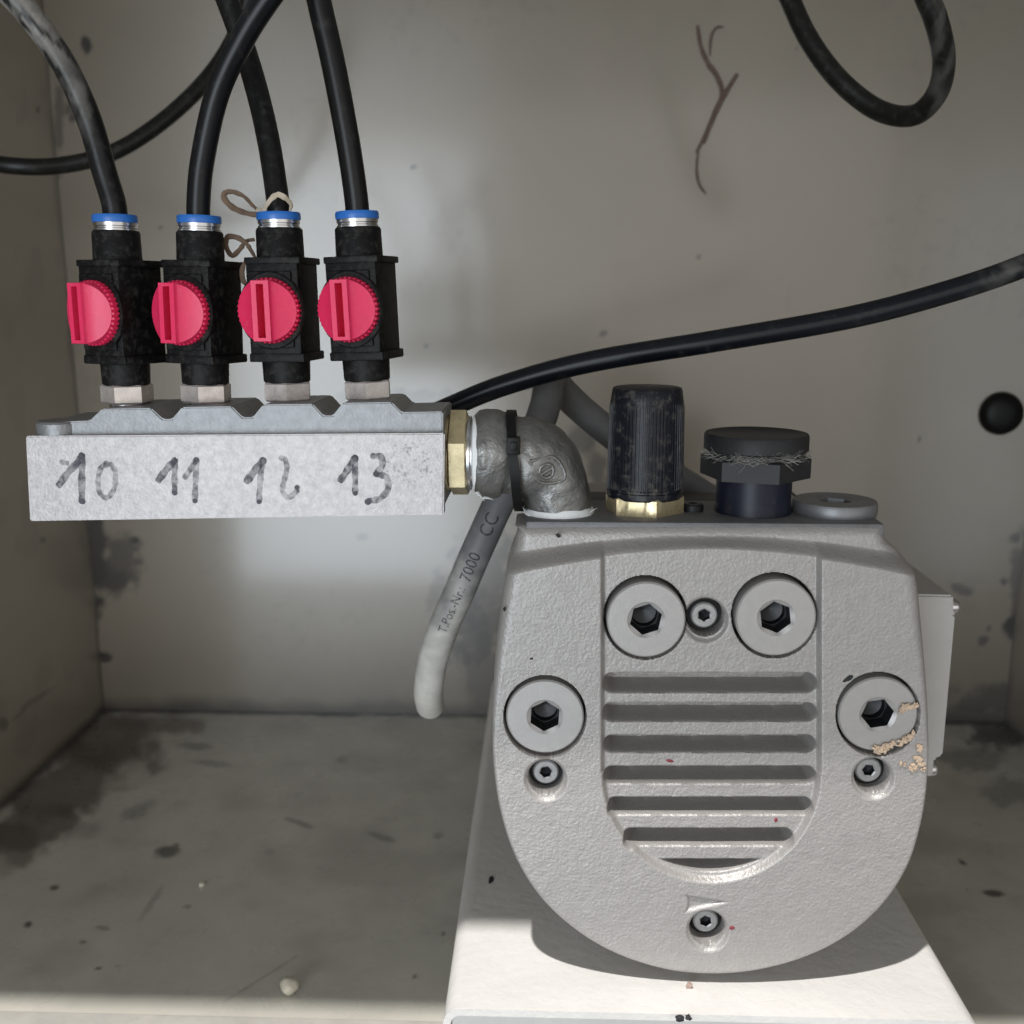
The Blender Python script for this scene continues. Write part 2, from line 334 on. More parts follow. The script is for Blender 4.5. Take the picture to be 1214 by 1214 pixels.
def floor_col(px, py, X, Y, Z):
    rgb = np.tile(BASE * np.array([2.05, 2.28, 2.62]), (len(px), 1)) * (0.90 + 0.2 * fbm(X * 10, Y * 10, 63))[:, None]
    rgb = mixc(rgb, 0.25 * sst(0.45, 0.75, fbm(X * 24, Y * 30, 65)), (0.20, 0.18, 0.15))
    OIL = (0.075, 0.055, 0.048)
    for (cx, cy, rx, ry, an, am) in ((130, 880, 60, 34, -25, .95), (90, 925, 95, 38, -20, .95), (30, 985, 70, 26, -12, .9), (0, 1000, 60, 28, 0, .85), (190, 860, 60, 14, 0, .85), (100, 985, 30, 12, 0, .3)):
        rgb = mixc(rgb, 0.8 * am * stain(px, py, cx, cy, rx, ry, an, rough=0.8, soft=0.5, seed=int(cx) + 3, sc=26), OIL)
    for (cx, cy, rx, ry, an, am) in ((200, 1010, 15, 9, -10, .8), (64, 1052, 7, 4, 0, .8), (34, 1096, 5, 5, 0, .95), (350, 974, 24, 4, 18, .55), (452, 992, 20, 4, 18, .45), (180, 1070, 4, 24, 35, .35), (120, 1100, 14, 3, 10, .4),
                                     (310, 1160, 50, 2, -32, .35), (98, 1117, 5, 3, 0, .6), (117, 1148, 4, 2, 0, .7), (140, 1146, 3, 2, 0, .6), (320, 1010, 8, 6, 0, .3), (520, 990, 8, 5, 0, .4), (492, 1158, 3, 3, 0, .7), (525, 1107, 3, 3, 0, .7), (165, 960, 10, 20, 60, .4),
                                     (222, 1075, 6, 3, 0, .5), (230, 885, 22, 5, 3, .5), (250, 905, 30, 4, 5, .4), (405, 900, 10, 5, 0, .4), (1178, 1059, 15, 5, 4, .9), (1140, 1022, 7, 3, 30, .9), (1190, 868, 60, 22, 0, .95), (1150, 900, 40, 14, 0, .5), (1200, 940, 40, 20, 0, .45), (1146, 1055, 2, 2, 0, .6)):
        rgb = mixc(rgb, am * stain(px, py, cx, cy, rx, ry, an, seed=int(cx)), (0.05, 0.047, 0.045))
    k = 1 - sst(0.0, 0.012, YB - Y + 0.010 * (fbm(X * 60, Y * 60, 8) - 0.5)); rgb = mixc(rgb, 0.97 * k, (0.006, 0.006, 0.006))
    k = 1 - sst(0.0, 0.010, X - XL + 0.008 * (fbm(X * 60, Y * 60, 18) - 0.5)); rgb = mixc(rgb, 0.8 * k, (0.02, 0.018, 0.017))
    return rgb
grid('back_wall', (XL, YB, 0.0), (XR, YB, 0.0), (XL, YB, ZC), 420, 330, 0.002, M['paint'], wall_col)
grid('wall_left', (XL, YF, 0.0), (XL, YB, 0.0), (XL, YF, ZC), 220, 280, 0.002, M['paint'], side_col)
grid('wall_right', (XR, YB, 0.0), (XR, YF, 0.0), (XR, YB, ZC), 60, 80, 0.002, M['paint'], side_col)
grid('cabinet_floor', (XL, YF, 0.0), (XR, YF, 0.0), (XL, YB, 0.0), 460, 300, 0.004, M['floor'], floor_col)
# worktop above, overhanging the cabinet: its front edge cuts the lamp light
YT = 0.373 - (ZC - (CAMH - 0.160)) * 0.376
o = bmobj('worktop', bbox((0, (YT + YB) / 2, ZC + 0.014), (1.1, YB - YT + 0.02, 0.028), 0.001), M['white']); tag(o, kind='structure')
# folded front edge of the cabinet floor
o = bmobj('front_rail', bbox((0, 0.4085, -0.0185), (0.9, 0.036, 0.040), 0.0015, 3), M['rail']); tag(o, kind='structure')

# ------------------------------------------------------------------ pump bracket
YP = 0.373
bx0 = atz(525, 1195, ZBENCH).x; bx1 = atz(1165, 1212, ZBENCH).x
def bracket():
    e = empty('pump_bracket', ((bx0 + bx1) / 2, 0.53, 0), 'white painted sheet metal bracket under the grey pump', 'bracket')
    prof = []; r = 0.007; t = 0.003
    def arc(cx, cz, a0, a1, rad, n=6): return [(cx + rad * math.cos(R(a0 + (a1 - a0) * i / n)), cz + rad * math.sin(R(a0 + (a1 - a0) * i / n))) for i in range(n + 1)]
    outer = [(bx0, 0.0)] + arc(bx0 + r, ZBENCH - r, 180, 90, r) + arc(bx1 - r, ZBENCH - r, 90, 0, r) + [(bx1, 0.0)]
    inner = [(bx1 - t, 0.0)] + arc(bx1 - r, ZBENCH - r, 0, 90, r - t) + arc(bx0 + r, ZBENCH - r, 90, 180, r - t) + [(bx0 + t, 0.0)]
    P = outer + inner; n = len(P); bm = bmesh.new()
    a = [bm.verts.new((x, 0.3556, z)) for x, z in P]; b = [bm.verts.new((x, 0.715, z)) for x, z in P]
    for i in range(n): bm.faces.new((a[i], b[i], b[(i + 1) % n], a[(i + 1) % n]))
    k = len(outer)
    for i in range(k - 1):
        bm.faces.new((a[i], a[i + 1], a[n - 2 - i], a[n - 1 - i])); bm.faces.new((b[i + 1], b[i], b[n - 1 - i], b[n - 2 - i]))
    bmesh.ops.recalc_face_normals(bm, faces=bm.faces[:])
    o = bmobj('channel_plate', bm, M['white']); setparent(o, e)
    setparent(bmobj('front_flange', bbox(((bx0 + bx1) / 2, 0.3590, (ZBENCH - t) / 2 + 0.0005), (bx1 - bx0 - 2 * t - 0.0004, 0.003, ZBENCH - t + 0.0006)), M['white']), e)
bracket()

# ------------------------------------------------------------------ the pump
zfoot = ZBENCH
pump = empty('vacuum_pump', (at(842, 900, YP).x, 0.46, ZBENCH), 'silver grey cast metal vacuum pump with ribbed round front on white bracket', 'pump')
def P(o): return setparent(o, pump)
OUT = [(610, 650), (614, 637), (630, 630), (840, 629), (1042, 630), (1057, 637), (1063, 648), (1068, 653), (1080, 664), (1090, 684), (1096, 740), (1100, 800), (1102, 860), (1101, 920), (1093, 978), (1076, 1030), (1045, 1076), (1000, 1114), (950, 1138), (895, 1152), (842, 1156), (790, 1151), (735, 1134), (688, 1108), (645, 1070), (613, 1022), (594, 968), (585, 910), (583, 855), (586, 790), (592, 730), (598, 690), (604, 668), (609, 655)]
def outline(Y=YP, shrink=0.0):
    P3 = [at(u, v, YP) for u, v in OUT]
    cl = spline([P3[-1]] + P3 + [P3[0], P3[1]], 6)
    pts = np.array([(p.x, p.z) for p in cl[6:-6 - 1]]); return pts
OL = outline()
def sdf(x, z, poly):
    a = poly; b = np.roll(poly, -1, 0); d = np.full(x.shape, 1e9); ins = np.zeros(x.shape, bool)
    gx = np.zeros(x.shape); gz = np.zeros(x.shape)
    for (ax, az), (bx, bz) in zip(a, b):
        ex, ez = bx - ax, bz - az; L2 = ex * ex + ez * ez + 1e-18
        t = np.clip(((x - ax) * ex + (z - az) * ez) / L2, 0, 1); qx = ax + t * ex; qz = az + t * ez
        dd = np.hypot(x - qx, z - qz); k = dd < d; d = np.where(k, dd, d); gx = np.where(k, qx, gx); gz = np.where(k, qz, gz)
        if abs(ez) > 1e-12:
            c = ((az > z) != (bz > z)) & (x < ex * (z - az) / ez + ax); ins ^= c
    return np.where(ins, -d, d), gx, gz
PLUGS = [(766, 735, 49, 0.2), (920, 732.5, 50, -0.15), (646, 850, 48, 0.05), (1041, 847, 49, 0.35)]
SCREWS = [(838, 736, 22), (647, 923, 20), (1035, 921, 20), (839, 1102, 20)]
GROOVES = [(813, 8.6, 718, 967), (848, 8.0, 718, 967), (886, 7.4, 719, 966), (923, 7.4, 719, 966), (960, 7.4, 723, 962), (997, 7.4, 742, 939), (1031, 6.0, 783, 895)]
def front_depth(x, z):
    u, v = proj(x, YP, z); mm = 0.001
    # flange band above the plate, set back; its lower limit is an arc
    ya = 648 + 26 * ((u - 840) / 240) ** 2; hw = 6 + 4.5 * np.clip(np.abs(u - 840) / 240, 0, 1)
    fl = 1 - sst(-1, 1, (v - ya) / hw)
    # recessed U panel
    du = np.abs(u - 843.5) - 130.5
    dU = np.where(v < 917, du, np.hypot(u - 843.5, v - 917) - 129.5)
    cn = np.maximum(du, 0)
    rec = 1 - sst(-5.0, 1.5, dU)
    top = 6.5 * fl
    d = np.maximum(3.0 * rec, 0)
    d = np.where(fl > 0, d + (9.0 - d) * fl, d)
    # ribs: grooves between them
    for yc, hh, xa, xb in GROOVES:
        q = np.hypot(np.maximum(0, np.maximum(xa + hh - u, u - xb + hh)), v - yc)
        if yc > 1020: q = hh + np.maximum(1026.5 - v, np.hypot(u - 843.5, v - 917) - 118.5)      # last groove: a segment of the round end
        g = (1 - np.clip((q - hh + 0.8) / 5.0, 0, 1)) ** 1.8
        d = np.maximum(d, 3.0 * rec + 13.0 * g)
    # raised lip where the ribs' top edges round over
    # counterbores
    for cx, cy, r, _ in PLUGS:
        q = np.hypot(u - cx, v - cy); d = d + 15.0 * (1 - sst(r - 0.6, r + 1.4, q))
    for cx, cy, r in SCREWS:
        q = np.hypot(u - cx, v - cy); d = d + 12.0 * (1 - sst(r - 0.8, r + 1.2, q))
        q2 = np.hypot(u - cx, v - cy - 2); d = d + 1.6 * (1 - sst(r + 1, r + 6.5, q2))
    # engraved arrow
    t1 = (v - (1060 + (u - 811) * 0.165)); t2 = ((1083 - (u - 811) * 0.235) - v); t3 = u - 811 - 3.5 * (1 - ((v - 1071) / 12) ** 2)
    d = d + 1.3 * sst(0, 4.0, np.minimum(np.minimum(t1, t2), np.minimum(t3, 866 - u)))
    d = d + 0.16 * (fbm(x * 330, z * 330, 77, 3) - 0.5) + 0.30 * (fbm(x * 60, z * 60, 78, 2) - 0.5)
    return d * mm, dU, v
def front_cover():
    st = 0.00034
    x0, z0 = OL.min(0) - 2 * st; x1, z1 = OL.max(0) + 2 * st
    xs = np.arange(x0, x1, st); zs = np.arange(z0, z1, st); X, Z = np.meshgrid(xs, zs)
    S, GX, GZ = sdf(X, Z, OL); ins = S < 0
    keep = ins[:-1, :-1] | ins[1:, :-1] | ins[:-1, 1:] | ins[1:, 1:]
    X2 = np.where(ins, X, GX); Z2 = np.where(ins, Z, GZ)
    D, dU, V = front_depth(X2, Z2); S2 = np.minimum(S, 0)
    # rounded rim: soft at the top, crisp on the round bottom
    rr = np.where(V < 700, 0.0054, 0.0054 + (0.0016 - 0.0054) * sst(700, 900, V))
    e = np.clip(1 + S2 / rr, 0, 1); D = D + rr * (1 - np.sqrt(np.maximum(0, 1 - e * e)))
    Yv = YP + D
    idx = np.arange(X.size).reshape(X.shape)
    F = np.stack([idx[:-1, :-1], idx[:-1, 1:], idx[1:, 1:], idx[1:, :-1]], -1)[keep]
    cv = 0.25 * (V[:-1, :-1] + V[1:, :-1] + V[:-1, 1:] + V[1:, 1:])[keep]; cu = 0.25 * (dU[:-1, :-1] + dU[1:, :-1] + dU[:-1, 1:] + dU[1:, 1:])[keep]
    lab = np.zeros(len(F), int)
    for i in range(6):
        lab[(cv > GROOVES[i][0]) & (cv <= GROOVES[i + 1][0]) & (cu < -3.0)] = i + 1
    Pall = np.stack([X2.ravel(), Yv.ravel(), Z2.ravel()], -1)
    def sub(name, Fs, parent):
        used = np.unique(Fs); mp = np.full(X.size, -1); mp[used] = np.arange(len(used)); v = Pall[used]; f = mp[Fs]
        me = bpy.data.meshes.new(name)
        extra = []
        if name == 'front_cover':              # side skirt from the outline rearward
            bd = {}
            E = np.concatenate([F[:, [0, 1]], F[:, [1, 2]], F[:, [2, 3]], F[:, [3, 0]]]); Es = np.sort(E, 1)
            key = Es[:, 0].astype(np.int64) * X.size + Es[:, 1]; un, inv, cnt = np.unique(key, return_inverse=True, return_counts=True)
            bE = E[cnt[inv] == 1]; n0 = len(v); bv = np.unique(bE); b2 = np.full(X.size, -1); b2[bv] = n0 + np.arange(len(bv))
            back = Pall[bv].copy(); back[:, 1] = YP + 0.034; v = np.vstack([v, back])
            extra = np.stack([mp[bE[:, 1]], mp[bE[:, 0]], b2[bE[:, 0]], b2[bE[:, 1]]], -1).tolist()
        me.from_pydata(v.tolist(), [], f.tolist() + extra); me.update()
        o = link(name, me, M['cast'], None, 60); setparent(o, parent); return o
    fc = sub('front_cover', F[lab == 0], pump)
    for i in range(6): sub('rib', F[lab == i + 1], fc)
    return fc
fc = front_cover()
fc['label'] = 'cast front cover with a ribbed U shaped panel'

def hexplug(name, c, r, hexr, depth, m, roll, sock=0.008, proud=0.0, drill=True, chamf=1.14, back=0.0135):
    """disc facing the camera side (-Y) with hexagon socket; returns part + socket sub-part"""
    rings = [(r, back), (r, 0.0006), (r - 0.0006, 0.0), (hexr * chamf, 0.0), (hexr * 1.0, hexr * (chamf - 1) * 0.9, 'h')]
    v, f = spin(rings, 72, cap0=True, cap1=False)
    o = frompy(name, orient(v, c, (0, 1, 0), roll), f, m, None, 12); P(o)
    rings = [(hexr, hexr * (chamf - 1) * 0.9, 'h'), (hexr * 0.97, sock, 'h')] + ([(hexr * 0.80, sock), (hexr * 0.76, sock + 0.003), (0.0005, sock + 0.0045)] if drill else [(hexr * 0.7, sock), (0.0003, sock + 0.0012)])
    v, f = spin(rings, 72, cap0=False, cap1=True)
    s = frompy('hex_socket', orient(v, c, (0, 1, 0), roll), f, M['socket']); setparent(s, o)
    return o
for i, (cx, cy, r, roll) in enumerate(PLUGS):
    dep = -0.0004 if i < 2 else 0.0012
    c = at(cx, cy, YP + dep); rad = (at(cx + r, cy, YP) - at(cx, cy, YP)).length
    hexplug('screw_plug', c, rad - 0.0005 - (0.0002 if i < 2 else 0.0), 0.0063, 0.01, M['plug'], roll)
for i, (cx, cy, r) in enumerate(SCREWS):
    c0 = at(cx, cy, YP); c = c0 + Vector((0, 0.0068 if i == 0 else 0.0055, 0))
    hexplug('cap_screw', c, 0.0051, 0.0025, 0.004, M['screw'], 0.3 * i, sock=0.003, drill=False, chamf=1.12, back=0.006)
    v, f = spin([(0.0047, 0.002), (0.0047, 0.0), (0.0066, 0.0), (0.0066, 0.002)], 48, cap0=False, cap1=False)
    P(frompy('bore_shade_ring', orient(v, c0 + Vector((0, 0.0076 if i else 0.0092, 0)), (0, 1, 0)), f, M['tie']))  # black ring added to stand in for the shade inside the screw bore

# housing behind the cover, feet, top face, motor box
def ring_solid(name, k, y0, y1, m, cz=None, zcut=None):
    c = OL.mean(0); n = len(OL); v = []; f = []
    for y, kk in ((y0, k), (y0 + 0.001, k), (y1 - 0.006, k * 0.985), (y1, k * 0.94)):
        for p in OL:
            q = c + (p - c) * kk; v.append((q[0], y, min(q[1], zcut) if zcut else q[1]))
    for j in range(3):
        for i in range(n): f.append((j * n + i, j * n + (i + 1) % n, (j + 1) * n + (i + 1) % n, (j + 1) * n + i))
    f.append(tuple(range(n))); f.append(tuple(range(4 * n - 1, 3 * n - 1, -1)))
    o = frompy(name, v, f, m); return P(o)
ZTOP = at(840, 629, YP).z + 0.0003
ring_solid('rear_housing', 0.93, YP + 0.030, 0.535, M['cast'], zcut=ZTOP - 0.012)
mc = OL.mean(0)
v, f = spin([(0.056, 0.0), (0.058, 0.002), (0.058, 0.070), (0.050, 0.080)], 64)
P(frompy('motor_barrel', orient(v, (mc[0], 0.53, mc[1] - 0.008), (0, 1, 0)), f, M['motor']))
for s in (-1, 1):
    P(bmobj('foot', bbox((mc[0] + s * 0.042, 0.465, ZBENCH + 0.0165), (0.028, 0.085, 0.033), 0.003), M['cast']))
tl, tr = at(618, 618, 0.383).x, at(1056, 618, 0.383).x
bm = bbox(((tl + tr) / 2, 0.4055, ZTOP - 0.005), (tr - tl - 0.003, 0.043, 0.0108), 0.0015, 2)
P(bmobj('top_face', bm, M['castdark']))
P(bmobj('rear_block', bbox(((tl + tr) / 2 - 0.01, 0.452, ZTOP - 0.014), (0.10, 0.05, 0.018), 0.004, 3), M['tie']))
# motor terminal box that shows to the right of the cover
def mbox():
    Y0 = 0.425
    fr = [at(1060, 704, Y0), at(1131, 706, Y0), at(1131, 728, Y0), at(1133, 730, Y0), at(1118, 897, Y0), at(1108, 900, Y0), at(1106, 921, Y0), at(1060, 921, Y0)]
    bm = bmesh.new(); a = [bm.verts.new(p) for p in fr]; b = [bm.verts.new(p + Vector((0, 0.075, 0))) for p in fr]; n = len(fr)
    bm.faces.new(a[::-1]); bm.faces.new(b)
    for i in range(n): bm.faces.new((a[i], a[(i + 1) % n], b[(i + 1) % n], b[i]))
    bmesh.ops.recalc_face_normals(bm, faces=bm.faces[:])
    bmesh.ops.bevel(bm, geom=bm.edges[:], offset=0.0009, segments=2, affect='EDGES')
    o = P(bmobj('terminal_box', bm, M['motor'])); o['label'] = 'smooth grey box bolted to the side of the pump'
    for (u, v_, r) in ((1129, 719, 0.0034), (1103, 911, 0.0036)):
        c = at(u, v_, Y0 + 0.006); vv, ff = spin([(r, 0), (r, 0.003), (r * 0.8, 0.0042), (0.0004, 0.0046)], 24)
        s = frompy('bolt', orient(vv, c - Vector((0.004, 0, 0)), (1, 0, 0)), ff, M['shiny']); 
        s.data.transform(Matrix.Translation((0.002, 0, 0))); setparent(s, o)
mbox()

# fittings on top
def px2m(n, Y): return (at(700 + n, 560, Y) - at(700, 560, Y)).x
YFIT = 0.406
def zat(py, Y=YFIT): return at(800, py, Y).z
def top_fit(name, cx, rings, m, n=64, rot=0.0):
    v, f = spin(rings, n, rot=rot); o = frompy(name, [Vector((at(cx, 590, YFIT).x, YFIT, ZTOP)) + Vector(p) for p in v], f, m); return P(o)
hz = lambda py: zat(py) - ZTOP
# ribbed knob on a brass hexagon
RK = px2m(46, YFIT)
zn = hz(585)
top_fit('hex_nut', 764, [(px2m(46.5, YFIT), -0.001, 'h'), (px2m(47.5, YFIT), 0.0004, 'h'), (px2m(47.5, YFIT), zn - 0.0005, 'h'), (px2m(44, YFIT), zn + 0.0003)], M['brass'], 72, R(12))
teeth = lambda a: 1 + 0.014 * (1 if math.cos(a * 64) > 0.0 else -1)
kn = top_fit('ribbed_knob', 764, [(RK * 0.95, hz(588)), (RK * 0.985, hz(586)), (RK * 0.985, hz(580)), (RK * 0.955, hz(579)), (RK * 0.955, hz(577)), (RK * 0.975, hz(575), teeth), (RK * 0.94, hz(482), teeth), (RK * 0.93, hz(476)), (RK * 0.88, hz(461)), (RK * 0.86, hz(459.5)), (RK * 0.80, hz(458.5))], M['navy'], 768)
kn['label'] = 'dark ribbed adjusting knob on a brass hexagon'
# breather cap
rc = lambda n: px2m(n, YFIT)
neck = lambda a: 1.0 - 0.22 * max(0.0, 1 - abs((a - R(0) + math.pi) % (2 * math.pi) - math.pi) / 0.35)
o = top_fit('breather_neck', 893, [(rc(45), -0.001), (rc(45), hz(600)), (rc(44), hz(597)), (rc(44), hz(591), neck), (rc(44), hz(585), neck), (rc(44), hz(579)), (rc(44), hz(560))], M['navyclean'], 96)
o2 = top_fit('breather_flange', 893, [(rc(55), hz(564), 'h'), (rc(64), hz(563), 'h'), (rc(64), hz(541), 'h'), (rc(60), hz(539), 'h')], M['darkcap'], 96, R(14))
top_fit('breather_gap', 893, [(rc(57), hz(541)), (rc(57), hz(528))], M['darkcap'])
cap = top_fit('breather_cap', 893, [(rc(58), hz(533)), (rc(60.5), hz(531)), (rc(60.5), hz(515)), (rc(59), hz(512.5)), (rc(52), hz(512.5)), (rc(50), hz(513.5)), (0.001, hz(513))], M['darkcap'], 72)
# lint caught under the cap
def lint():
    v = []; f = []
    rr = random.Random(8); c = Vector((at(893, 590, YFIT).x, YFIT, ZTOP))
    for i in range(520):
        a = rr.uniform(0, 2 * math.pi); z = hz(rr.gauss(536, 3.2)); r0 = rc(56); L = rr.uniform(0.001, 0.006) * (1.6 if rr.random() < 0.08 else 1)
        p = c + Vector((r0 * math.cos(a), r0 * math.sin(a), z)); d = Vector((math.cos(a), math.sin(a), rr.uniform(-0.6, 0.5))) * 0.4 + Vector((-math.sin(a), math.cos(a), 0)) * rr.choice((-1, 1))
        if rr.random() < 0.10: d = Vector((math.cos(a), math.sin(a), rr.uniform(-0.3, 0.4)))
        d = d.normalized(); pts = [p, p + d * L * 0.5 + Vector((0, 0, rr.uniform(-1, 1) * L * 0.2)), p + d * L + Vector((0, 0, rr.uniform(-1, 1) * L * 0.4))]
        rr_ = math.hypot(pts[-1].x - c.x, pts[-1].y - c.y)
        t = rr.uniform(0.00005, 0.00011); n0 = len(v)
        for q in pts:
            for k in range(3):
                b = 2 * math.pi * k / 3; v.append(q + Vector((0, math.cos(b), math.sin(b))) * t)
        for j in range(2):
            for k in range(3): f.append((n0 + j * 3 + k, n0 + j * 3 + (k + 1) % 3, n0 + j * 3 + 3 + (k + 1) % 3, n0 + j * 3 + 3 + k))
    o = frompy('lint', v, f, M['lint']); P(o); o['kind'] = 'stuff'
lint()
# flat plug
xpl = 990
o = top_fit('flat_plug', xpl, [(rc(48), -0.0005), (rc(49), 0.0006), (rc(49), 0.0042), (rc(47.5), 0.0052), (rc(21), 0.0052), (rc(19), 0.0046, 'h'), (rc(18.5), 0.0015, 'h'), (0.0005, 0.0010)], M['plugdark'], 72, R(10))
top_fit('top_screw', 822, [(0.0042, -0.001), (0.0042, 0.0028), (0.0036, 0.0034), (0.002, 0.0034, 'h'), (0.002, 0.0015, 'h')], M['socket'], 48)

# ------------------------------------------------------------------ distribution manifold
YM = 0.376; YMB = YM + 0.043
man = empty('manifold_block', at(280, 615, YM + 0.02), 'milled aluminium distribution block marked 10 to 13 under the four valves', 'manifold')
def PM(o): return setparent(o, man)
def extrude(poly, y0, y1, bev):
    bm = bmesh.new(); a = [bm.verts.new((p.x, y0, p.z)) for p in poly]; b = [bm.verts.new((p.x, y1, p.z)) for p in poly]; n = len(poly)
    bm.faces.new(a); bm.faces.new(b[::-1])
    for i in range(n): bm.faces.new((a[i], b[i], b[(i + 1) % n], a[(i + 1) % n]))
    bmesh.ops.recalc_face_normals(bm, faces=bm.faces[:])
    if bev: bmesh.ops.bevel(bm, geom=[e for e in bm.edges], offset=bev, segments=2, affect='EDGES')
    return bm
FQ = [at(30, 517, YM), at(35, 618, YM), at(526, 610.5, YM), at(527, 513.5, YM)]
PM(bmobj('front_plate', extrude(FQ, YM, YM + 0.006, 0.0005), M['alu']))['label'] = 'pale milled front plate with handwritten numbers'
BQ = [at(34, 521, YM), at(39, 616, YM), at(523, 609, YM), at(525, 515, YM)]
PM(bmobj('block_body', extrude(BQ, YM + 0.0055, YMB, 0.0008), M['aluside']))
RP = [(45, 530), (52, 501), (105, 499), (120, 485), (178, 484), (192, 497), (203, 497), (215, 483), (274, 482), (287, 495), (299, 495), (311, 480), (370, 479), (383, 493), (394, 493), (406, 478), (464, 477), (476, 489), (525, 488), (525, 528)]
YRD = YM + 0.0035
PM(bmobj('stepped_ridge', extrude([at(u, v, YRD) for u, v in RP], YRD + 0.0005, YMB - 0.004, 0.0005), M['aluside']))
c = at(72, 503, YRD + 0.006)
v, f = spin([(0.0088, -0.008), (0.0088, 0.0008), (0.0080, 0.0016), (0.0034, 0.0016), (0.0030, 0.0014, 'h'), (0.003, -0.002, 'h')], 48)
PM(frompy('end_plug', [c + Vector(p) for p in v], f, M['aluside']))
# handwriting: felt pen strokes lying on the plate
def stroke(pts, w, wear, parent, seed):
    S = spline([at(u, v, YM - 0.00012) for u, v in pts], 10); n = len(S); rr = random.Random(seed)
    v = []; f = []; wv = []; T = [(S[min(n - 1, i + 1)] - S[max(0, i - 1)]).normalized() for i in range(n)]
    hw = px2m(w, YM) / 2
    k0 = 0
    def row(p, t, h, a):
        nn = Vector((-t.z, 0, t.x)); v.extend([p - nn * h, p + nn * h]); wv.extend([a, a])
    for e in (0.15, 0.6, 0.9): row(S[0] - T[0] * hw * (1 - e) , T[0], hw * math.sqrt(1 - (1 - e) ** 2), 1.0 * wear)
    for i in range(n): row(S[i], T[i], hw * (1 + 0.12 * math.sin(i * 0.7 + seed)), wear * (1.0 if i < 3 or i > n - 4 else 0.82 + 0.18 * math.sin(i * 0.9 + seed)))
    for e in (0.9, 0.6, 0.15): row(S[-1] + T[-1] * hw * (1 - e), T[-1], hw * math.sqrt(1 - (1 - e) ** 2), 1.25 * wear)
    for i in range(len(v) // 2 - 1): f.append((2 * i, 2 * i + 1, 2 * i + 3, 2 * i + 2))
    return v, f, wv
NUM = {'10': [([(70, 575), (80, 561), (93, 547), (97, 540)], 6.5, 1.0), ([(97, 541), (97, 562), (97, 594)], 6.5, 1.0), ([(73, 548), (79, 549)], 5, .8), ([(127, 549), (119, 556), (116, 572), (119, 585), (127, 590), (135, 580), (137, 562), (132, 551), (125, 552)], 5, .62)],
       '11': [([(188, 569), (198, 556), (207, 546)], 6.5, .95), ([(207, 546), (207, 565), (207, 584)], 5.5, .75), ([(219, 566), (226, 556), (233, 545)], 5, .7), ([(233, 545), (232, 568), (231, 592)], 5.5, .65)],
       '12': [([(293, 570), (302, 558), (312, 546)], 7, 1.0), ([(312, 545), (309, 565), (307, 594)], 5.5, .65), ([(333, 543), (338, 545), (340, 555), (337, 569), (335, 582), (342, 590), (352, 582)], 5, .6)],
       '13': [([(404, 569), (412, 557), (421, 543)], 6.5, 1.0), ([(421, 542), (421, 562), (421, 584)], 5.5, .85), ([(442, 541), (452, 542), (453, 552), (446, 562)], 6, .8), ([(446, 562), (458, 566), (460, 580), (450, 591), (438, 594)], 6, .7)]}
DOTS = {'10': [(98, 595, 3.2)], '11': [(207, 585, 2.6), (231, 594, 3)], '12': [(307, 595, 3), (352, 578, 3)], '13': [(421, 585, 3), (436, 595, 4)]}
for k, ss in NUM.items():
    V = []; F = []; W = []
    for j, (pts, wd, wear) in enumerate(ss):
        v, f, wv = stroke(pts, wd * 1.3, wear * 0.95, None, j + int(k)); n0 = len(V)
        for p in v: p.y -= 0.00002 * j
        V += v; F += [tuple(i + n0 for i in q) for q in f]; W += wv
    for (u, v_, r) in DOTS[k]:
        c = at(u, v_, YM - 0.00026); rm = px2m(r, YM); n0 = len(V); V.append(c); W.append(1.6)
        for i in range(14): a = 2 * math.pi * i / 14; V.append(c + Vector((rm * math.cos(a), 0, rm * math.sin(a)))); W.append(1.6)
        F += [(n0, n0 + 1 + i, n0 + 1 + (i + 1) % 14) for i in range(14)]
    me = bpy.data.meshes.new('handwritten_number'); me.from_pydata([tuple(p) for p in V], [], F); me.update()
    a = me.attributes.new('wear', 'FLOAT', 'POINT'); a.data.foreach_set('value', np.array(W, dtype=np.float32))
    o = link('handwritten_number', me, M['ink'], None, None); PM(o); o['label'] = 'felt pen number ' + k
# smudge beside the 13
rs = random.Random(5); V = []; F = []; W = []
for i in range(150):
    a = rs.uniform(0, 2 * math.pi); rad = rs.gauss(1, 0.28)
    c = at(484 + 19 * rad * math.cos(a) + rs.gauss(0, 3), 549 + 17 * rad * math.sin(a) + rs.gauss(0, 2), YM - 0.00012); n0 = len(V); rm = rs.uniform(0.0002, 0.0007)
    for k in range(6): V.append(c + Vector((rm * math.cos(k * 1.047), 0, rm * math.sin(k * 1.047) * rs.uniform(.6, 1.2)))); W.append(0.17)
    F.append(tuple(range(n0, n0 + 6)))
me = bpy.data.meshes.new('ink_smudge'); me.from_pydata([tuple(p) for p in V], [], F); me.update()
a = me.attributes.new('wear', 'FLOAT', 'POINT'); a.data.foreach_set('value', np.array(W, dtype=np.float32))
o = link('ink_smudge', me, M['ink'], None, None); PM(o); o['kind'] = 'stuff'

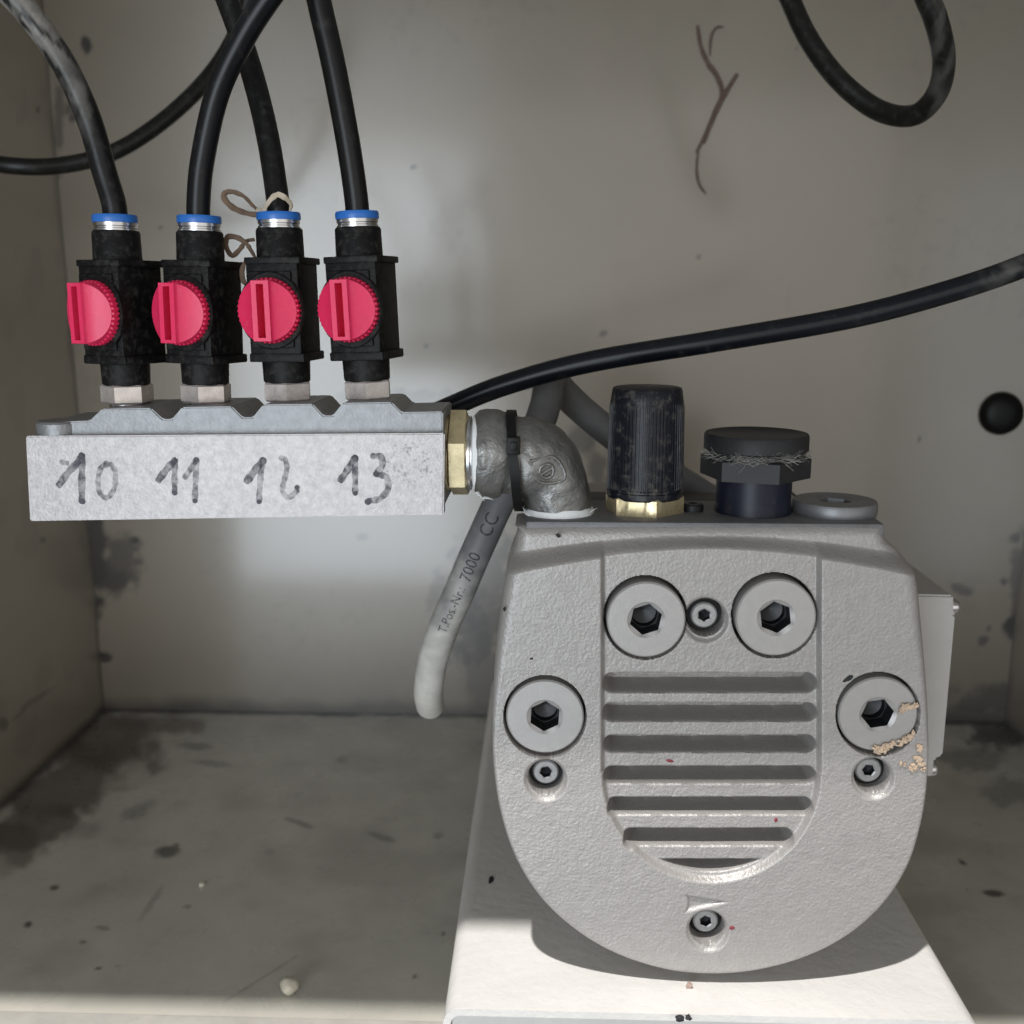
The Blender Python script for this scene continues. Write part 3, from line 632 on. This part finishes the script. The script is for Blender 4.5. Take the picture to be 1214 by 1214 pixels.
# ------------------------------------------------------------------ four shut-off valves
mmf = 0.001
def knob_mesh():
    r = 12.2
    tooth = lambda a: 1 + 0.028 * (1 if math.cos(a * 40) > 0 else -1)
    v, f = spin([(r * 0.9, 0.0), (r, 0.0006 * 1000, tooth), (r, 3.4, tooth), (r * 0.965, 4.0), (r * 0.5, 4.0)], 400)
    return [(p[0] * mmf, p[1] * mmf, p[2] * mmf) for p in v], f
def grip_mesh():
    r = 11.9; bw = 3.5; sw = 1.4; sh = 10.0; top = 10.5
    def H(x, z):
        ax = abs(x)
        if ax <= sw + 1e-6 and abs(z) <= sh + 1e-6: return top - 7.0
        if ax <= bw: return top
        t = (ax - bw) / (r - bw); return max(3.9, top - 0.5 - (top - 4.6) * t ** 0.62)
    def lin(a, b, n): return [a + (b - a) * i / n for i in range(n)]
    xs = sorted(set([round(s * q, 4) for s in (-1, 1) for q in [0, sw, sw + 0.12, 2.2, bw - 0.3, bw, bw + 0.25] + lin(bw + 0.6, r * 0.995, 14) + [r * 0.995]]))
    v = []; f = []; nz = 0
    cols = []
    for x in xs:
        zm = math.sqrt(max(0.02, r * r - x * x)); zm = max(zm, 0.3)
        if abs(x) <= bw + 0.3: zm = math.sqrt(r * r - 9)          # the bar ends square
        fr = [-1, -0.985, -0.93, -(sh + 0.12) / zm, -sh / zm, -0.5, 0, 0.5, sh / zm, (sh + 0.12) / zm, 0.93, 0.985, 1] if sh + 0.2 < zm * 0.93 else [-1, -0.985, -0.95, -0.85, -0.7, -0.4, 0, 0.4, 0.7, 0.85, 0.95, 0.985, 1]
        colv = []
        for q in fr:
            z = q * zm; h = H(x, z); colv.append(len(v)); v.append((x, z, h - (0.35 if abs(q) == 1 else 0.0)))
        b0 = len(v); v.append((x, -zm, 0.5)); v.append((x, zm, 0.5)); cols.append([b0] + colv + [b0 + 1])
    for a, b in zip(cols, cols[1:]):
        for i in range(len(a) - 1): f.append((a[i], b[i], b[i + 1], a[i + 1]))
    return [(p[0] * mmf, p[1] * mmf, p[2] * mmf) for p in v], f
def build_valve():
    e = empty('shut_off_valve', (0, 0, 0), 'x', 'valve', 'shut-off valves on the aluminium block')
    def S(v): return [tuple(c * mmf for c in p) for p in v]
    def add(name, rings, m, n=48, rot=0.0, parent=e):
        v, f = spin(rings, n, rot=rot); return frompy(name, S(v), f, m, parent)
    add('thread', [(7.2, -1.0), (7.2, 2.0)], M['shiny'])
    add('hex_nut', [(9.2, 1.2, 'h'), (10.2, 2.0, 'h'), (10.2, 8.2, 'h'), (9.5, 8.9, 'h')], M['nickel'], 72, R(18))
    add('lower_collar', [(8.6, 8.6), (9.3, 9.2), (9.6, 18)], M['black'])
    # body: block with lipped top and bottom
    bm = bbox((0, 0.8, 37.6), (21.5, 23.0, 37.0), 1.2, 2)
    for v in bm.verts: v.co *= mmf
    b = bmobj('valve_body', bm, M['black'], e)
    for zc, h in ((56.4, 2.6), (19.0, 3.4)):
        bm = bbox((0.4, 1.0, zc), (22.6, 24.2, h), 0.5, 2)
        for v in bm.verts: v.co *= mmf
        bmobj('lip', bm, M['black'], b)
    bm = bbox((9.4, 0.5, 37.6), (2.8, 19.0, 34.4), 0.5, 2)
    for v in bm.verts: v.co *= mmf
    bmobj('side_rail', bm, M['black'], b)
    bm = bbox((-0.6, -10.9, 37.6), (17.6, 2.0, 29.6), 0.7, 2)
    for v in bm.verts: v.co *= mmf
    bmobj('front_panel', bm, M['black'], b)
    v, f = spin([(13.4, 0), (13.4, 1.2), (12.9, 1.8), (9, 1.8)], 64)
    v = [(p[0], p[1] * 1.12, p[2]) for p in v]
    d = frompy('dial_boss', orient(S(v), (-0.0004, -0.0108, 0.0373), (0, -1, 0)), f, M['black'], b)
    add('upper_collar', [(9.6, 57.2), (9.3, 58), (9.1, 68.2), (8.6, 69)], M['black'])
    add('metal_ring', [(8.2, 68.6), (8.2, 69.6), (7.8, 70.0), (7.8, 70.4), (8.2, 70.8), (8.2, 72.0)], M['shiny'])
    add('release_ring', [(6.5, 71.6), (8.5, 72.1), (8.6, 72.6), (8.6, 74.4), (8.3, 75.0), (4.6, 75.0)], M['blue'])
    v, f = knob_mesh(); dial = frompy('knob', orient(v, (-0.0004, -0.0118, 0.0373), (0, -1, 0)), f, M['pink'], e)
    v, f = grip_mesh()
    g = frompy('grip', [(p[0] - 0.0004, -0.0118 - p[2], 0.0373 + p[1]) for p in v], f, M['pink'], dial, 30)
    v, f = None, None
    dial['label'] = 'pink red turning knob with a slotted grip bar'
    return e
v0 = build_valve()
def copy_tree(o, parent=None):
    c = o.copy(); col.objects.link(c); c.parent = parent
    for ch in o.children: copy_tree(ch, c)
    return c
YV = 0.398
VAL = [((152, 481), (136, 255), 24, '10', 'the end valve away from the elbow, knob turned furthest outwards'), ((245, 480), (236, 256), 17, '11', ''), ((342, 478), (330, 252), 7, '12', ''), ((437, 476), (423, 251), 12, '13', '')]
VLAB = ['end valve above the handwritten 10, its pink knob turned furthest outwards', 'second valve from the free end of the block, pink knob above handwritten 11',
        'black push-in valve with pink knob above the handwritten 12, dry fibres hanging beside', 'black push-in valve with pink knob above the handwritten 13, beside the elbow']
TOPS = []
for i, (b, t, yaw, n, _) in enumerate(VAL):
    B = at(*b, YV); T = at(*t, YV); d = T - B
    o = v0 if i == 0 else copy_tree(v0)
    o['label'] = VLAB[i]
    q = d.normalized().to_track_quat('Z', 'Y').to_matrix()
    zax = d.normalized(); yax = Vector((0, 1, 0)); yax = (yax - zax * yax.dot(zax)).normalized(); xax = yax.cross(zax)
    m3 = Matrix((xax, yax, zax)).transposed() @ Matrix.Rotation(-R(yaw), 3, 'Z')
    s = d.length / 0.075
    o.matrix_basis = Matrix.Translation(B) @ m3.to_4x4() @ Matrix.Scale(s, 4)
    TOPS.append(T)

# ------------------------------------------------------------------ hoses
def hose(name, path, r, m, label, cat='hose', group=None, tint=(0.007, 0.007, 0.0075), colf=None, n=24, res=16):
    S = spline(path, res); v, f = sweep(S, r, n)
    me = bpy.data.meshes.new(name); base = S[0]
    me.from_pydata([tuple(p - base) for p in v], [], f); me.update()
    arr = np.tile(np.array([*tint, 1.0]), (len(v), 1))
    if colf: arr[:, :3] = colf(np.array([tuple(p) for p in v]), arr[:, :3])
    attr_color(me, arr)
    o = link(name, me, m, None, 60); o.location = base; return tag(o, label, cat, group), S
G = 'black air hoses'
rH = 0.0043
def dusty(v, c):          # pale dried dust smeared on the upper stretch of the first hose
    px, py = proj(v[:, 0], v[:, 1], v[:, 2]); k = sst(130, 10, py) * sst(0.42, 0.52, fbm((v[:, 0] * 1.3 + v[:, 2]) * 170, (v[:, 2] - v[:, 0]) * 60 + v[:, 1] * 80, 4)) 
    k = np.maximum(k, 0.7 * sst(190, 60, py) * sst(0.5, 0.7, fbm(v[:, 0] * 300, v[:, 2] * 90, 14)))
    return c * (1 - k[:, None] * 0.8) + np.array([0.30, 0.285, 0.262]) * (k[:, None] * 0.8)
T = TOPS
hose('air_hose', [T[0] - Vector((0, 0, .004)), T[0] + Vector((0, 0, .004)), at(124, 205, .398), at(105, 140, .396), at(75, 75, .392), at(35, 18, .386), at(-20, -45, .38), at(-60, -130, .375)], 0.0046, M['hose'],
     'dusty black hose with pale smears rising from the valve above 10', group=G, colf=dusty)
hose('air_hose', [T[1] - Vector((0, 0, .004)), T[1] + Vector((0, 0, .004)), at(240, 190, .397), at(258, 110, .394), at(288, 45, .390), at(325, -12, .386), at(385, -90, .38)], 0.0044, M['hosenavy'],
     'glossy black hose from the valve above 11, crossing in front of another', group=G, tint=(0.006, 0.0065, 0.008))
hose('air_hose', [T[2] - Vector((0, 0, .004)), T[2] + Vector((0, 0, .004)), at(319, 170, .404), at(304, 105, .410), at(284, 40, .414), at(262, -20, .416), at(235, -100, .416)], rH, M['hose'],
     'black hose from the valve above 12, crossing behind another', group=G)
hose('air_hose', [T[3] - Vector((0, 0, .004)), T[3] + Vector((0, 0, .004)), at(412, 165, .398), at(395, 75, .398), at(378, 0, .398), at(360, -90, .398)], 0.0045, M['hosenavy'],
     'black hose rising nearly straight from the valve above 13', group=G, tint=(0.0065, 0.0065, 0.007))
hose('air_hose', [at(-120, 160, .60), at(-50, 185, .60), at(20, 197, .60), at(80, 195, .61), at(140, 178, .62), at(200, 138, .635), at(250, 88, .65), at(282, 35, .66), at(300, -25, .66), at(312, -100, .66)], 0.0047, M['hose'],
     'black hose sagging behind the others near the back wall', group=G, tint=(0.008, 0.008, 0.007))
def dusty2(v, c):
    px, py = proj(v[:, 0], v[:, 1], v[:, 2]); k = 0.6 * sst(1060, 1120, px) * sst(0.3, 0.65, fbm(v[:, 0] * 200, v[:, 2] * 90, 4)); return c * (1 - k[:, None]) + np.array([0.10, 0.096, 0.09]) * k[:, None]
hose('air_hose', [at(885, -110, .58), at(930, -15, .57), at(958, 45, .56), at(995, 95, .55), at(1040, 130, .54), at(1082, 137, .525), at(1110, 112, .51), at(1119, 72, .50), at(1110, 25, .49), at(1092, -20, .485), at(1070, -90, .48)], 0.0050, M['hose'],
     'black hose hanging in a loop above the round black grommet', group=G, tint=(0.009, 0.009, 0.008), colf=dusty2)
def dusty3(v, c):
    px, py = proj(v[:, 0], v[:, 1], v[:, 2]); k = 0.8 * sst(1120, 1190, px) * sst(0.3, 0.6, fbm(v[:, 0] * 120, v[:, 2] * 120, 4)); return c * (1 - k[:, None]) + np.array([0.085, 0.083, 0.078]) * k[:, None]
hose('air_hose', [at(400, 560, YMB - .003), at(420, 545, .445), at(470, 512, .455), at(530, 484, .455), at(600, 456, .452), at(700, 429, .448), at(850, 404, .442), at(1000, 378, .437), at(1110, 350, .432), at(1214, 315, .428), at(1330, 262, .424)], 0.0047, M['hosenavy'],
     'long black hose running from behind the block across above the pump', group=G, tint=(0.005, 0.006, 0.009), colf=dusty3, res=24)

# ------------------------------------------------------------------ hexagon nipple, elbow, cable tie
XN = at(527, 540, 0.397).x
ax = at(545, 537, 0.397)
nip = empty('hex_nipple', ax, 'yellowish plated hexagon nipple joining the block to the elbow', 'pipe fitting')
k = px2m(1, 0.397)
def alongx(rings, n, m, name, parent, rot=0.0):
    v, f = spin(rings, n); o = frompy(name, orient(v, ax, (1, 0, 0), rot), f, m); return setparent(o, parent)
alongx([(46 * k, -12 * k, 'h'), (53 * k, -9 * k, 'h'), (53 * k, 9 * k, 'h'), (46 * k, 12 * k, 'h')], 72, M['brass'], 'hex_collar', nip, R(10))
alongx([(40 * k, -26 * k), (40 * k, -14 * k), (44 * k, -14.5 * k), (44 * k, -11 * k)], 48, M['brass'], 'washer_face', nip)
alongx([(44 * k, 11 * k), (44 * k, 14 * k), (38 * k, 14.5 * k), (38 * k, 30 * k)], 48, M['shiny'], 'threaded_end', nip)
alongx([(43 * k, 17 * k), (45.5 * k, 18.5 * k), (45 * k, 24 * k), (40 * k, 26 * k)], 48, M['tape'], 'thread_tape', nip)
elb = empty('pipe_elbow', at(662, 612, 0.402), 'grey galvanised pipe elbow screwed into the pump top', 'pipe fitting')
YE = 0.399
EP = [(563, 537, 46), (568, 537, 51), (576, 537, 53.5), (588, 537.5, 53.5), (598, 538, 50.5), (604, 539, 46.5), (612, 540, 47.5), (622, 542, 49.5), (634, 547, 49), (646, 557, 47), (654, 569, 44), (659, 583, 41), (661.5, 597, 39), (662, 606, 38.5), (662, 613, 37)]
S = []; RR = []
pp = [at(u, v, YE + 0.003 * sst(590, 660, np.array(u))) for u, v, r in EP]; S = spline(pp, 5)
for i in range(len(EP) - 1):
    for j in range(5): RR.append((EP[i][2] * (1 - j / 5) + EP[i + 1][2] * j / 5) * k)
RR.append(EP[-1][2] * k)
v, f = sweep(S, RR, 72)
rn = np.array([tuple(p) for p in v]); am = (fbm(rn[:, 0] * 120 + rn[:, 1] * 90, rn[:, 2] * 120, 6, 3) - 0.5) * 0.0020
cen = np.repeat(np.array([tuple(p) for p in S]), 72, 0); cen = np.vstack([cen, rn[-2:]]); dd = rn - cen; ln = np.linalg.norm(dd, axis=1, keepdims=True) + 1e-9
rn = rn + dd / ln * am[:, None]
setparent(frompy('elbow_body', rn.tolist(), f, M['galv'], None, 70), elb)
# tape showing under the elbow
c = Vector((S[-1].x, S[-1].y, ZTOP)); rt = 41 * k
v, f = spin([(rt * 0.9, -0.0005), (rt * 1.06, 0.0002), (rt * 1.03, 0.0016), (rt * 0.93, 0.0034)], 60)
setparent(frompy('thread_tape', [c + Vector((p[0] * (1 + 0.02 * math.sin(7 * math.atan2(p[1], p[0]))), p[1], p[2])) for p in v], f, M['tape']), elb)
# tape tatters at both joints
for (u, v_, a, L, wd) in ((566, 584, -0.9, 0.004, 0.0036), (574, 590, -0.25, 0.0035, 0.003), (628, 611, 2.7, 0.003, 0.0014), (700, 607, 0.5, 0.003, 0.0012), (622, 606, 2.0, 0.002, 0.001)):
    b0 = at(u, v_, 0.384 if u < 600 else 0.390); pts = spline([b0, b0 + Vector((math.cos(a) * L * .5, -0.0006, math.sin(a) * L * .5 + .0004)), b0 + Vector((math.cos(a) * L, 0.0006, math.sin(a) * L))], 5)
    vv, ff = sweep(pts, [wd * 0.5 * (1 - 0.7 * i / (len(pts) - 1)) for i in range(len(pts))], 8, 0.35)
    setparent(frompy('tape_tatter', vv, ff, M['tape']), elb)
# raised maker's mark: a tilted square with a ring
def mark():
    cx, cy = 648, 552; fw = YE - 47.5 * k
    def onsurf(u, v_):
        q = at(u, v_, YE)
        best = min(range(len(S)), key=lambda i: (Vector((S[i].x, S[i].z)) - Vector((q.x, q.z))).length)
        d = Vector((S[best].x - q.x, S[best].z - q.z)).length; rr = RR[best]
        return Vector((q.x, S[best].y - math.sqrt(max(1e-9, rr * rr - d * d)) + 0.0001, q.z))
    V = []; F = []
    for pts in ([(629, 540), (657, 537), (669, 562), (640, 565), (629, 540)], [(cx + 8 * math.cos(i * 0.5236), cy + 8 * math.sin(i * 0.5236)) for i in range(13)], [(641, 556), (655, 548)]):
        vv, ff = sweep(spline([onsurf(*p) for p in pts], 4), 0.00075, 8); n0 = len(V); V += vv; F += [tuple(i + n0 for i in q) for q in ff]
    setparent(frompy('cast_mark', V, F, M['galv'], None, 60), elb)
mark()
def tie():
    e = empty('cable_tie', at(611, 545, YE - 0.015), 'black nylon cable tie wrapped round the elbow', 'cable tie')
    pts = []
    for i in range(41):
        a = 2 * math.pi * i / 40; rr = 51.5 * k * (1 + 0.12 * max(0, -math.sin(a)) ** 2)
        c = at(611, 543, YE); pts.append(c + Vector((0.0016 * -math.sin(a), -math.cos(a) * rr * 1.0, math.sin(a) * rr * 1.04)))
    v = []; f = []; hw = 5.5 * k
    for i, p in enumerate(pts):
        d = (p - at(611, 543, YE)); d.x = 0; d.normalize()
        for (sx, sr) in ((-hw, 0), (hw, 0), (hw, 0.0013), (-hw, 0.0013)): v.append(p + Vector((sx, 0, 0)) + d * sr)
    n = len(pts)
    for i in range(n - 1):
        for j in range(4): f.append((i * 4 + j, i * 4 + (j + 1) % 4, i * 4 + 4 + (j + 1) % 4, i * 4 + 4 + j))
    setparent(frompy('strap', v, f, M['tie']), e)
    c = at(609, 528, YE - 53 * k)
    bm = bbox(c, (15 * k, 0.0042, 20 * k), 0.0005); setparent(bmobj('head', bm, M['tie']), e)
    bm = bbox(c + Vector((0, -0.0022, 0)), (8 * k, 0.0016, 10 * k), 0.0003); setparent(bmobj('tongue', bm, M['tie']), e)
tie()

# ------------------------------------------------------------------ grey printed cable
CPATH = [at(510, 836, .492), at(508, 818, .474), at(514, 780, .463), at(527, 741, .457), at(544, 703, .455), at(560, 665, .455), at(577, 627, .457), at(591, 597, .459), at(620, 542, .463), at(638, 505, .467), at(647, 478, .472), at(650, 456, .480), at(652, 447, .491), at(660, 456, .503), at(690, 486, .508), at(745, 530, .505), at(800, 566, .498), at(840, 592, .490), at(858, 612, .482)]
RC = 0.0072
def cablecol(v, c):
    px, py = proj(v[:, 0], v[:, 1], v[:, 2]); n = fbm(v[:, 0] * 150, v[:, 2] * 150, 5)
    k = np.clip(sst(620, 830, py + (n - 0.5) * 120), 0, 1) * (px < 612)
    g = np.array([0.145, 0.145, 0.15]); wt = np.array([0.60, 0.585, 0.54]); c = g * (1 - k[:, None]) + wt * k[:, None]
    far = sst(560, 470, py) * 0.5; return c * (1 - far[:, None]) + np.array([0.09, 0.088, 0.082]) * far[:, None]
cab, CS = hose('printed_cable', CPATH, RC, M['cable'], 'grey cable with printed 7000 CC, whitened at its lower bend', 'cable', colf=cablecol, n=32)
def textmesh(s, size):
    cu = bpy.data.curves.new('txt', 'FONT'); cu.body = s; cu.size = size; cu.resolution_u = 3; o = bpy.data.objects.new('txt', cu); col.objects.link(o)
    bpy.context.view_layer.update(); dg = bpy.context.evaluated_depsgraph_get(); me = bpy.data.meshes.new_from_object(o.evaluated_get(dg)); bpy.data.objects.remove(o); return me
def cable_print(s, size, py0, off, alpha):
    """letters wrapped round the cable, starting where its image row is py0 and reading upwards"""
    me = textmesh(s, size); bm = bmesh.new(); bm.from_mesh(me)
    bmesh.ops.triangulate(bm, faces=bm.faces[:]); bmesh.ops.subdivide_edges(bm, edges=bm.edges[:], cuts=1)
    L = [0.0]
    for a, b in zip(CS, CS[1:]): L.append(L[-1] + (b - a).length)
    rows = [proj(p.x, p.y, p.z)[1] for p in CS]
    i0 = next(i for i in range(3 * 16, len(CS)) if rows[i] < py0); s0 = L[i0]
    for vtx in bm.verts:
        t = s0 + vtx.co.x * 0.85; i = max(0, min(len(L) - 2, int(np.searchsorted(L, t) - 1))); q = (t - L[i]) / (L[i + 1] - L[i])
        p = CS[i].lerp(CS[i + 1], q); tg = (CS[i + 1] - CS[i]).normalized()
        toward = (Vector((0, 0, CAMH)) - p); toward = (toward - tg * toward.dot(tg)).normalized(); side = toward.cross(tg) 
        ang = (vtx.co.y - size * 0.35 + off) / RC
        vtx.co = p + toward * ((RC + 0.00008) * math.cos(ang)) + side * ((RC + 0.00008) * math.sin(ang)) 
    bmesh.ops.recalc_face_normals(bm, faces=bm.faces[:])
    o = bmobj('cable_print', bm, M['print'], None, None); setparent(o, cab)
cable_print('CC', 0.0090, 634, 0.0, 1)
cable_print('7000', 0.0078, 685, 0.0, 1)
cable_print('T.Pos.-Nr.:', 0.0062, 768, 0.0, 1)

# ------------------------------------------------------------------ small things on the walls and floor
g = at(1186, 490, YB)
v, f = spin([(0.0165, -0.0005), (0.0165, 0.002), (0.015, 0.006), (0.0115, 0.0085), (0.006, 0.0095), (0.001, 0.0097)], 48)
o = frompy('grommet', orient(v, (0, 0, 0), (0, -1, 0)), f, M['darkcap']); o.location = g; o.data.materials[0] = M['tie']
tag(o, 'round black rubber grommet on the back wall', 'grommet')
def strand(name, paths, m, label, cat, Y=None, sq=0.5):
    V = []; F = []
    for pts, r in paths:
        S = spline([at(*p) if len(p) == 3 else at(p[0], p[1], Y) for p in pts], 8); n = len(S)
        rr = [r * (0.35 + 0.65 * math.sin(math.pi * (0.12 + 0.76 * i / (n - 1)))) * (0.8 + 0.4 * vnoise(np.array(i * 0.45), np.array(r * 9000 + pts[0][0]), 3)) for i in range(n)]
        v, f = sweep(S, rr, 8, sq); n0 = len(V); V += v; F += [tuple(i + n0 for i in q) for q in f]
    b = V[0].copy(); o = frompy(name, [p - b for p in V], F, m); o.location = b; tag(o, label, cat, 'dry fibres around valve 12' if cat == 'fibre' else None); return o
yw = YB - 0.0012
strand('thread', [([(827, 30), (831, 55), (840, 76), (850, 90), (856, 112), (845, 140), (838, 155), (826, 181)], 0.0020), ([(874, 88), (864, 104), (852, 125), (843, 146), (834, 170)], 0.0024), ([(828, 178), (826, 200), (829, 218), (837, 230)], 0.0011), ([(858, 32), (849, 33), (843, 45), (842, 66)], 0.0011), ([(846, 80), (838, 77)], 0.0018)], M['rust'], 'brown frayed thread stuck to the back wall', 'thread', yw, 0.8)
strand('dry_fibre', [([(338, 246, .405), (318, 252, .405), (298, 254, .405), (276, 246, .402), (265, 233, .40), (272, 227, .40), (288, 232, .40), (300, 244, .403), (307, 250, .405)], 0.00042)], M['fibre'], 'brown dry plant fibre looping beside the blue ring of valve 12', 'fibre', sq=2.8)
strand('dry_fibre', [([(312, 252, .392), (318, 240, .388), (328, 231, .387), (337, 234, .387), (345, 242, .39), (344, 250, .392)], 0.00034), ([(311, 250, .392), (304, 249, .395)], 0.00034)], M['fibrepale'], 'pale dry fibre arched over the hose foot of valve 12', 'fibre', sq=2.8)
strand('dry_fibre', [([(302, 284, .408), (292, 286, .406), (284, 296, .405), (275, 303, .404), (268, 292, .404), (270, 281, .404), (282, 282, .404), (292, 289, .405), (297, 296, .406), (303, 306, .408)], 0.00038)], M['fibre'], 'brown curled dry fibre beside the upper collar of valve 12', 'fibre', sq=2.8)
strand('dry_fibre', [([(290, 310, .404), (287, 322, .403), (289, 334, .404), (296, 340, .406)], 0.00038)], M['fibre'], 'short dry fibre clinging to the body of valve 12', 'fibre', sq=2.8)
o = blob('pebble', atz(343, 1168, 0.0042), (0.0046, 0.0046, 0.0042), M['pebble'], 3, amp=0.08); tag(o, 'small pale pebble on the cabinet floor', 'pebble')
def grit(name, u, v_, z, s, m, seed, label, cat='grit'):
    p = atz(u, v_, z); o = blob(name, (0, 0, 0), s, m, seed, sub=2, amp=0.3); o.location = p + Vector((0, 0, s[2] * 0.6)); return tag(o, label, cat, 'crumbs on the bracket and floor')
grit('crumb', 817, 1171, ZBENCH, (0.0014, 0.0012, 0.0016), M['crumb'], 4, 'pinkish crumb on the white bracket below the round pump front')
grit('crumb', 806, 1209, ZBENCH, (0.0022, 0.0014, 0.0012), M['soot'], 6, 'black crumb at the front edge of the white bracket')
grit('crumb', 816, 1208, ZBENCH, (0.0014, 0.0012, 0.0010), M['soot'], 7, 'smaller dark crumb beside the black crumb on the bracket edge')
grit('crumb', 240, 1050, 0, (0.0020, 0.002, 0.0014), M['pebble'], 9, 'tiny pale crumb on the stained cabinet floor')
grit('crumb', 582, 1044, ZBENCH, (0.0012, 0.003, 0.0006), M['soot'], 12, 'black crescent flake lying on the shaded side of the bracket')
# wood crumbs stuck on the right plug and cover: parts of a film of dirt on the pump
def crumbs(name, spots, m, r, label, n=26, Y=YP):
    V = []; F = []; rr = random.Random(len(spots) * 7 + n)
    bm = bmesh.new()
    for (u0, v0_, u1, v1_, th) in spots:
        for i in range(n):
            t = rr.random(); c = at(u0 + (u1 - u0) * t + rr.gauss(0, th), v0_ + (v1_ - v0_) * t + rr.gauss(0, th), Y - rr.uniform(0, 0.0005)); s = r * rr.uniform(0.45, 1.25)
            res = bmesh.ops.create_icosphere(bm, subdivisions=2, radius=1)
            mt = Matrix.Translation(c) @ Matrix.Rotation(rr.uniform(0, 3), 4, 'Y') @ Matrix.Diagonal((s * rr.uniform(.8, 1.8), s * 0.55, s * rr.uniform(.5, 1.0), 1))
            for q in res['verts']:
                q.co = q.co * (1 + 0.25 * math.sin(5 * q.co.x + i) * math.sin(4 * q.co.z + 2 * i))
            bmesh.ops.transform(bm, matrix=mt, verts=res['verts'])
    cc = Vector((0, 0, 0))
    for q in bm.verts: cc += q.co
    cc /= len(bm.verts)
    for q in bm.verts: q.co -= cc
    o = bmobj(name, bm, m, None, 50); o.location = cc; tag(o, label, 'wood crumbs', 'wood crumbs stuck on the pump front'); return o
crumbs('wood_crumbs', [(1068, 842, 1086, 834, 1.7), (1072, 838, 1088, 837, 1.5)], M['wood'], 0.0008, 'small clump of beige wood crumbs at the upper edge of a screw plug', 26, YP + 0.0006)
crumbs('wood_crumbs', [(1036, 889, 1050, 888, 2.0), (1050, 887, 1068, 880, 1.8), (1068, 880, 1084, 870, 1.6)], M['wood'], 0.0008, 'curved row of beige wood crumbs along the lower edge of a screw plug', 26, YP + 0.0006)
crumbs('wood_crumbs', [(1068, 906, 1094, 908, 1.5), (1080, 910, 1095, 912, 1.6), (1088, 900, 1096, 905, 1.4), (1088, 886, 1092, 887, 0.8)], M['wood'], 0.0009, 'loose beige wood crumbs on the cover between cap screw and terminal box', 11, YP - 0.0002)
def speck(u, v_, sx, sz, m, dep, ang=0.0, name='paint_speck', label=None):
    o = blob(name, at(u, v_, YP + dep), (sx, 0.0003, sz), m, int(u), amp=0.2, sub=2, rot=ang); P(o); return o
speck(1005, 805, 0.0022, 0.0010, M['soot'], 0.0, -0.6, 'black_fleck'); speck(662, 635, 0.0010, 0.0008, M['soot'], 0.0074, .5, 'black_fleck')
speck(794, 902, 0.0016, 0.0006, M['redspeck'], 0.003, 0.2); speck(920, 972, 0.0007, 0.0010, M['redspeck'], 0.003); speck(868, 1100, 0.0013, 0.0008, M['redspeck'], 0.0)
speck(598, 722, 0.0005, 0.0010, M['soot'], 0.0, 0, 'black_fleck'); speck(630, 781, 0.0006, 0.0005, M['soot'], 0.0, 0, 'black_fleck')
